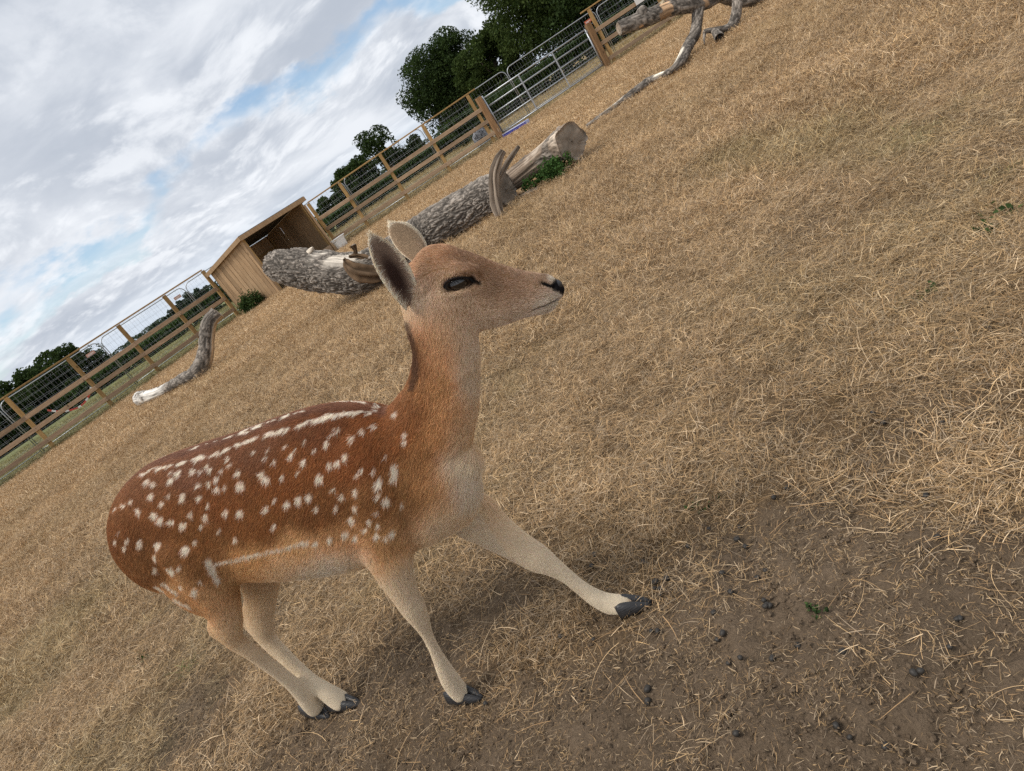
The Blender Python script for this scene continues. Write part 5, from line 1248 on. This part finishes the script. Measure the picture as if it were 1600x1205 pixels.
def odds():
    # blue plastic trough lying near the gate
    a, b = ground(790, 214), ground(826, 193); mt, t, br = material('blue plastic', .4, .4); br.inputs['Base Color'].default_value = (.05, .07, .38, 1)
    mt2, t, br = material('pale blue plastic', .4, .4); br.inputs['Base Color'].default_value = (.38, .42, .62, 1)
    u = (b - a); Ln = np.linalg.norm(u); u /= Ln; s = np.cross([0, 0, 1], u); root = thing('blue_trough', 'long blue plastic trough lying on the grass in front of the gate', 'trough', tuple((a + b) / 2), rot_z(u)); h = Ln / 2
    mb = MB(); V = []; F = []; prof = [(-.10, .12), (-.085, .01), (.085, .01), (.10, .12), (.088, .12), (.075, .03), (-.075, .03), (-.088, .12)]
    for x in (-h, h): V += [(x, y, z) for y, z in prof]
    F = [(i, (i + 1) % 8, 8 + (i + 1) % 8, 8 + i) for i in range(8)] + [tuple(range(8))[::-1], tuple(range(8, 16))]; mb.add(V, F); mb.build('trough_body', mt, root)
    for y in (-.096, .096): mb = MB(); mb.tube([(-h, y, .122), (h, y, .122)], .014, 8); mb.build('rim', mt2, root, True)
    for x in (-h, h): mb = MB(); mb.box((x, 0, .065), (.012, .18, .11)); mb.build('end_plate', mt2, root)
    # white notice on the right fence
    P = at_y(1000, -1, 25.72); root = thing('white_notice', 'white notice board fixed to the netting right of the gate', 'sign', tuple(P)); mb = MB(); mb.box((0, 0, .05), (.42, .01, .32), None); mb.build('board', M_WHITE, root)
    for x in (-.18, .18):
        mb = MB(); mb.box((x, .012, .18), (.02, .02, .02)); mb.build('clip', M_STEEL, root)
    # red and white tape hanging on the left mesh panel
    mr = material('red tape', .5)[0]; mr.node_tree.nodes['Principled BSDF'].inputs['Base Color'].default_value = (.50, .06, .035, 1)
    px = [(74, 641), (90, 643), (106, 642), (122, 637), (132, 629), (139, 618), (142, 605)]; C = catmull([at_y(x, y, 23.0) for x, y in px], 15); root = thing('barrier_tape', 'red and white barrier tape sagging behind the left timber fence', 'tape', tuple(C[0]))
    for i in range(14):
        mb = MB(); mb.bar(C[i] - C[0], C[i + 1] - C[0], .012, .055, up=(0, 0, 1)); mb.build('stripe', M_WHITE if i % 3 == 1 else mr, root)
    # grey mottled heap behind the middle fence
    g = at_y(751, 214, 29.0); g[2] = 0; mt, t, br = material('grey heap', .9, .1); t.link(t.mix(t.smooth(t.noise(objco(t), 9, 5, .7), .4, .6), (.05, .05, .055), (.26, .26, .28)), br.inputs['Base Color']); mb = MB(); bm = []
    V = []; F = []; n1, n2 = 24, 14
    for i in range(n2 + 1):
        a = math.pi * i / n2
        for j in range(n1): b_ = 2 * math.pi * j / n1; V.append((math.sin(a) * math.cos(b_) * .36, math.sin(a) * math.sin(b_) * .33, math.cos(a) * .42 + .36))
    V = np.array(V); V = V * (1 + .5 * (fbm(V, 4, 4, 3) - .5))[:, None]; V[:, 2] = np.maximum(V[:, 2], 0)
    for i in range(n2):
        for j in range(n1): F.append((i * n1 + j, i * n1 + (j + 1) % n1, (i + 1) * n1 + (j + 1) % n1, (i + 1) * n1 + j))
    tag(obj('grey_heap', mesh_np('grey_heap', V, np.array(F), True), mt, None, tuple(g)), 'grey mottled rounded heap behind the fence just left of the gate', 'heap')
odds()
# ================================================================ dry grass
def straw_mat():
    mt, t, b = material('dead grass blades', .7, .2)
    a = t.node('ShaderNodeAttribute', attribute_name='col'); gi = t.node('ShaderNodeAttribute', attribute_name='tint', attribute_type='INSTANCER')
    c = t.mix(gi.outputs['Fac'], a.outputs['Color'], t.mix(1.0, a.outputs['Color'], (.42, .62, .40), 'MULTIPLY'))
    v = t.node('ShaderNodeAttribute', attribute_name='val', attribute_type='INSTANCER')
    t.link(t.hsv(c, v=v.outputs['Fac']), b.inputs['Base Color']); return mt
M_STRAW = straw_mat()
def blade_tuft(name, n, spread, ln, wd, up, curl, seed, pal, segs=3):
    """one patch of grass blades as a mesh; up 0 = lying flat, 1 = upright"""
    rg = np.random.default_rng(seed); V = []; F = []; C = []; k = 0
    for i in range(n):
        r = spread * math.sqrt(rg.random()); a = rg.uniform(0, 6.283); p = np.array([math.cos(a) * r, math.sin(a) * r, -.002])
        h = rg.uniform(0, 6.283); L_ = ln * rg.lognormal(0, .35); u_ = np.clip(up + rg.normal(0, .22), .02, 1.4); w = wd * rg.uniform(.6, 1.3)
        d = np.array([math.cos(h) * math.cos(u_), math.sin(h) * math.cos(u_), math.sin(u_)]); s = np.array([-math.sin(h), math.cos(h), rg.normal(0, .3)]); s /= np.linalg.norm(s)
        cur = rg.normal(0, curl); dr = rg.uniform(.2, 1.0) * (.9 if up > .5 else .35); c = pal[rg.integers(len(pal))] * rg.uniform(.55, 1.4)
        pts = []; q = p.copy(); z0 = rg.uniform(0, .012) if up < .4 else 0; q[2] += z0
        for j in range(segs + 1):
            pts.append(q.copy()); d = d + s * cur / segs + np.array([0, 0, -dr / segs * (1 if j else .3)]); d /= np.linalg.norm(d); q = q + d * L_ / segs
            q[2] = max(q[2], .001 + rg.uniform(0, .004))
        for j, q in enumerate(pts):
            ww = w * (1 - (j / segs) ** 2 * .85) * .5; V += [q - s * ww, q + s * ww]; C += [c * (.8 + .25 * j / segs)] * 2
        for j in range(segs): F.append((k, k + 1, k + 3, k + 2)); k += 2
        k += 2
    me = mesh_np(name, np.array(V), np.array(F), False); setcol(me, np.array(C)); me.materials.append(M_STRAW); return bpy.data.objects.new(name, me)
PAL = [np.array(c) for c in ((.60, .405, .215), (.47, .30, .15), (.38, .235, .115), (.68, .50, .31), (.31, .195, .10), (.52, .345, .17), (.24, .165, .09), (.40, .30, .20))]
PALG = [np.array(c) for c in ((.10, .16, .04), (.15, .20, .06), (.20, .22, .08), (.30, .28, .12))]
M_CRUMB, _t, _b = material('soil crumbs', .95, .05); _t.link(_t.mix(_t.noise(worldco(_t), 60, 4), (.085, .06, .04), (.17, .125, .085)), _b.inputs['Base Color'])
def crumb_tuft(name, n, seed):
    rg = np.random.default_rng(seed); mb = MB(); T_ = np.array([(1, 0, 0), (0, 1, 0), (-1, 0, 0), (0, -1, 0), (0, 0, 1), (0, 0, -1.0), (.6, .6, .6), (-.6, .6, .5), (-.6, -.6, .6), (.6, -.6, .5)])
    F_ = [(0, 6, 4), (6, 1, 4), (1, 7, 4), (7, 2, 4), (2, 8, 4), (8, 3, 4), (3, 9, 4), (9, 0, 4), (0, 1, 6), (1, 2, 7), (2, 3, 8), (3, 0, 9), (1, 0, 5), (2, 1, 5), (3, 2, 5), (0, 3, 5)]
    for i in range(n):
        s = .0022 * rg.lognormal(0, .45); p = np.array([rg.normal(0, .05), rg.normal(0, .05), s * .3]); mb.add(T_ * (s * rg.uniform(.6, 1.3, (10, 3))) + p, F_)
    me = mb.mesh(name); me.materials.append(M_CRUMB); return bpy.data.objects.new(name, me)
def scatter(name, label, srcs, X, Y, S, tint, val, seed, tilt=.12, cat='grass'):
    rg = np.random.default_rng(seed); n = len(X); Z = rise(X, Y)
    me = bpy.data.meshes.new(name); me.vertices.add(n); me.vertices.foreach_set('co', np.stack([X, Y, Z], 1).astype(np.float32).ravel())
    def at(nm, typ, v, key='value'): a = me.attributes.new(nm, typ, 'POINT'); a.data.foreach_set(key, np.asarray(v).ravel())
    at('rot', 'FLOAT_VECTOR', np.stack([rg.normal(0, tilt, n), rg.normal(0, tilt, n), rg.uniform(0, 6.283, n)], 1).astype(np.float32), 'vector')
    at('scl', 'FLOAT', S.astype(np.float32)); at('tint', 'FLOAT', tint.astype(np.float32)); at('val', 'FLOAT', val.astype(np.float32)); at('pick', 'INT', rg.integers(0, len(srcs), n).astype(np.int32))
    o = bpy.data.objects.new(name, me); COL.objects.link(o); me.materials.append(M_STRAW)
    ng = bpy.data.node_groups.new(name, 'GeometryNodeTree')
    ng.interface.new_socket('Geometry', in_out='INPUT', socket_type='NodeSocketGeometry'); ng.interface.new_socket('Geometry', in_out='OUTPUT', socket_type='NodeSocketGeometry')
    N_, K = ng.nodes, ng.links; gi = N_.new('NodeGroupInput'); go = N_.new('NodeGroupOutput'); jn = N_.new('GeometryNodeJoinGeometry'); ip = N_.new('GeometryNodeInstanceOnPoints')
    for s in srcs[::-1]:
        oi = N_.new('GeometryNodeObjectInfo'); oi.inputs[0].default_value = s; oi.inputs['As Instance'].default_value = True; K.new(oi.outputs['Geometry'], jn.inputs[0])
    def na(nm, typ): a = N_.new('GeometryNodeInputNamedAttribute'); a.data_type = typ; a.inputs[0].default_value = nm; return a.outputs[0]
    mp = N_.new('GeometryNodeMeshToPoints'); K.new(gi.outputs[0], mp.inputs[0]); K.new(mp.outputs[0], ip.inputs['Points']); K.new(jn.outputs[0], ip.inputs['Instance']); ip.inputs['Pick Instance'].default_value = True
    K.new(na('pick', 'INT'), ip.inputs['Instance Index']); e2r = N_.new('FunctionNodeEulerToRotation'); K.new(na('rot', 'FLOAT_VECTOR'), e2r.inputs[0]); K.new(e2r.outputs[0], ip.inputs['Rotation']); K.new(na('scl', 'FLOAT'), ip.inputs['Scale'])
    K.new(ip.outputs[0], go.inputs[0]); md = o.modifiers.new('scatter', 'NODES'); md.node_group = ng
    tag(o, label, cat, kind='stuff'); return o
def wedge(n, y0, y1, seed, power=1.0, margin=1.2):
    """points over the part of the paddock the photograph looks at, with room to both sides"""
    rg = np.random.default_rng(seed); f = rg.random(n * 3); y = (y0 ** power + (y1 ** power - y0 ** power) * f) ** (1 / power)
    x = rg.uniform(-1, 1, n * 3) * (y * .95 + margin); k = y < fence_y(x) - .15; return x[k][:n], y[k][:n]
def build_grass():
    T = dict(flat=[blade_tuft('matted_tuft', 85, .10, .036, .0013, .14, .55, 500 + k, PAL) for k in range(6)],
             bits=[blade_tuft('litter_tuft', 60, .09, .011, .0011, .06, .5, 520 + k, PAL, 2) for k in range(3)],
             up=[blade_tuft('standing_tuft', 40, .030, .048, .0013, .85, .7, 530 + k, PAL) for k in range(4)],
             lng=[blade_tuft('stalk_tuft', 4, .10, .11, .0014, .14, .8, 540 + k, PAL[:4], 7) for k in range(5)],
             fmat=[blade_tuft('far_tuft', 130, .22, .055, .0026, .40, .8, 550 + k, PAL) for k in range(5)],
             fup=[blade_tuft('far_tuft', 120, .34, .055, .0055, .70, .6, 560 + k, PAL) for k in range(4)],
             grn=[blade_tuft('green_tuft', 34, .045, .035, .0016, .7, .7, 570 + k, PALG) for k in range(3)],
             crumb=[crumb_tuft('soil_crumb', 26, 580 + k) for k in range(3)])
    def vals(x, y, s): return .82 + .36 * fbm(np.stack([x, y, 0 * x], 1), 1.1, 3, s) + np.random.default_rng(s).normal(0, .08, len(x))
    def thin(x, y, f, seed): k = np.random.default_rng(seed).random(len(x)) < f; return x[k], y[k]
    # near, fine blades
    x, y = wedge(15000, .25, 4.6, 1, 1.5, .9); c = straw_cover(x, y); x, y = thin(x, y, sstep(c, .32, .95) * .97 + .02, 2)
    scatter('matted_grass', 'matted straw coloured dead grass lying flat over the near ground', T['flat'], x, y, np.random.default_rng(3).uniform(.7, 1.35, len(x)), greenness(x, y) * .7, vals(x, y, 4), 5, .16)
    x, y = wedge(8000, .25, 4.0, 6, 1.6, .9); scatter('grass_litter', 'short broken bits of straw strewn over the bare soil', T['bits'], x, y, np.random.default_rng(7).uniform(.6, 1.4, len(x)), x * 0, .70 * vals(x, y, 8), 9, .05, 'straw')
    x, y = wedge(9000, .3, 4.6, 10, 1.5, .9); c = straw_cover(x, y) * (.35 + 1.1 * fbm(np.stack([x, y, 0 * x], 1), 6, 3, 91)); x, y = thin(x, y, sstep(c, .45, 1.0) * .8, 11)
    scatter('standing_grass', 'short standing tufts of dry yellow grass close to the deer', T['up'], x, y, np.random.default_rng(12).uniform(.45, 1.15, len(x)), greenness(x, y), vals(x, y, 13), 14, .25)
    x, y = wedge(2200, .3, 4.6, 15, 1.5, .9); c = straw_cover(x, y); x, y = thin(x, y, .25 + .6 * c, 16)
    scatter('grass_stalks', 'long loose pale grass stalks lying across the near ground', T['lng'], x, y, np.random.default_rng(17).uniform(.5, 1.2, len(x)), x * 0, vals(x, y, 18) * 1.1, 19, .1)
    # middle distance
    x, y = wedge(24000, 3.6, 12, 20, 1.5, 1.0); scatter('paddock_grass', 'dense dry golden grass across the middle of the paddock', T['fmat'], x, y, np.random.default_rng(21).uniform(.55, 1.2, len(x)), greenness(x, y) * .9, 1.05 * vals(x, y, 22), 23, .18)
    x, y = wedge(30000, 11, 27.5, 24, 1.4, 1.0); scatter('far_paddock_grass', 'even golden dry grass reaching to the fences', T['fup'], x, y, np.random.default_rng(25).uniform(.5, 1.0, len(x)), greenness(x, y) * .8, 1.06 * vals(x, y, 26), 27, .15)
    x, y = wedge(5200, .25, 3.4, 50, 1.5, .9); c = straw_cover(x, y); x, y = thin(x, y, sstep(c, .8, .25), 51)
    scatter('soil_crumbs', 'crumbs and small clods of dry soil on the bare ground', T['crumb'], x, y, np.random.default_rng(52).uniform(.6, 1.3, len(x)), x * 0, x * 0 + 1, 53, .05, 'soil')
    # green shoots
    x, y = wedge(9000, 1.6, 9, 28, 1.3, 1.0); g = greenness(x, y); x, y = thin(x, y, sstep(g, .25, .9) * .55, 29)
    scatter('green_grass', 'thin patches of surviving green grass in the dry sward', T['grn'], x, y, np.random.default_rng(30).uniform(.5, 1.3, len(x)) , x * 0, vals(x, y, 31), 32, .2)
    # taller growth along the fence foot
    rg = np.random.default_rng(40); n = 2600; x = rg.uniform(-22, 18, n); y = fence_y(x) + rg.normal(.15, .35, n); k = ((x < -6.8) | (x > -2.3)) & ~((x > 4.7) & (x < 9.6)); x, y = x[k], y[k]
    scatter('fence_foot_grass', 'green and straw coloured rough grass growing along the foot of the fences', T['fup'], x, y, rg.uniform(.6, 1.5, len(x)), np.where(x < -6, .95, .45) * rg.uniform(.5, 1, len(x)), vals(x, y, 41) * .75, 42, .2)
    rg = np.random.default_rng(43); n = 12000; x = rg.uniform(-40, 20, n); y = fence_y(x) + .4 + rg.random(n) ** 1.4 * 24
    scatter('field_grass', 'rough grass of the field beyond the fences', T['fup'], x, y, rg.uniform(.8, 1.6, len(x)), np.where(x < -4, .9, .5) * rg.uniform(.6, 1, len(x)), vals(x, y, 44) * .95, 45, .2)
build_grass()
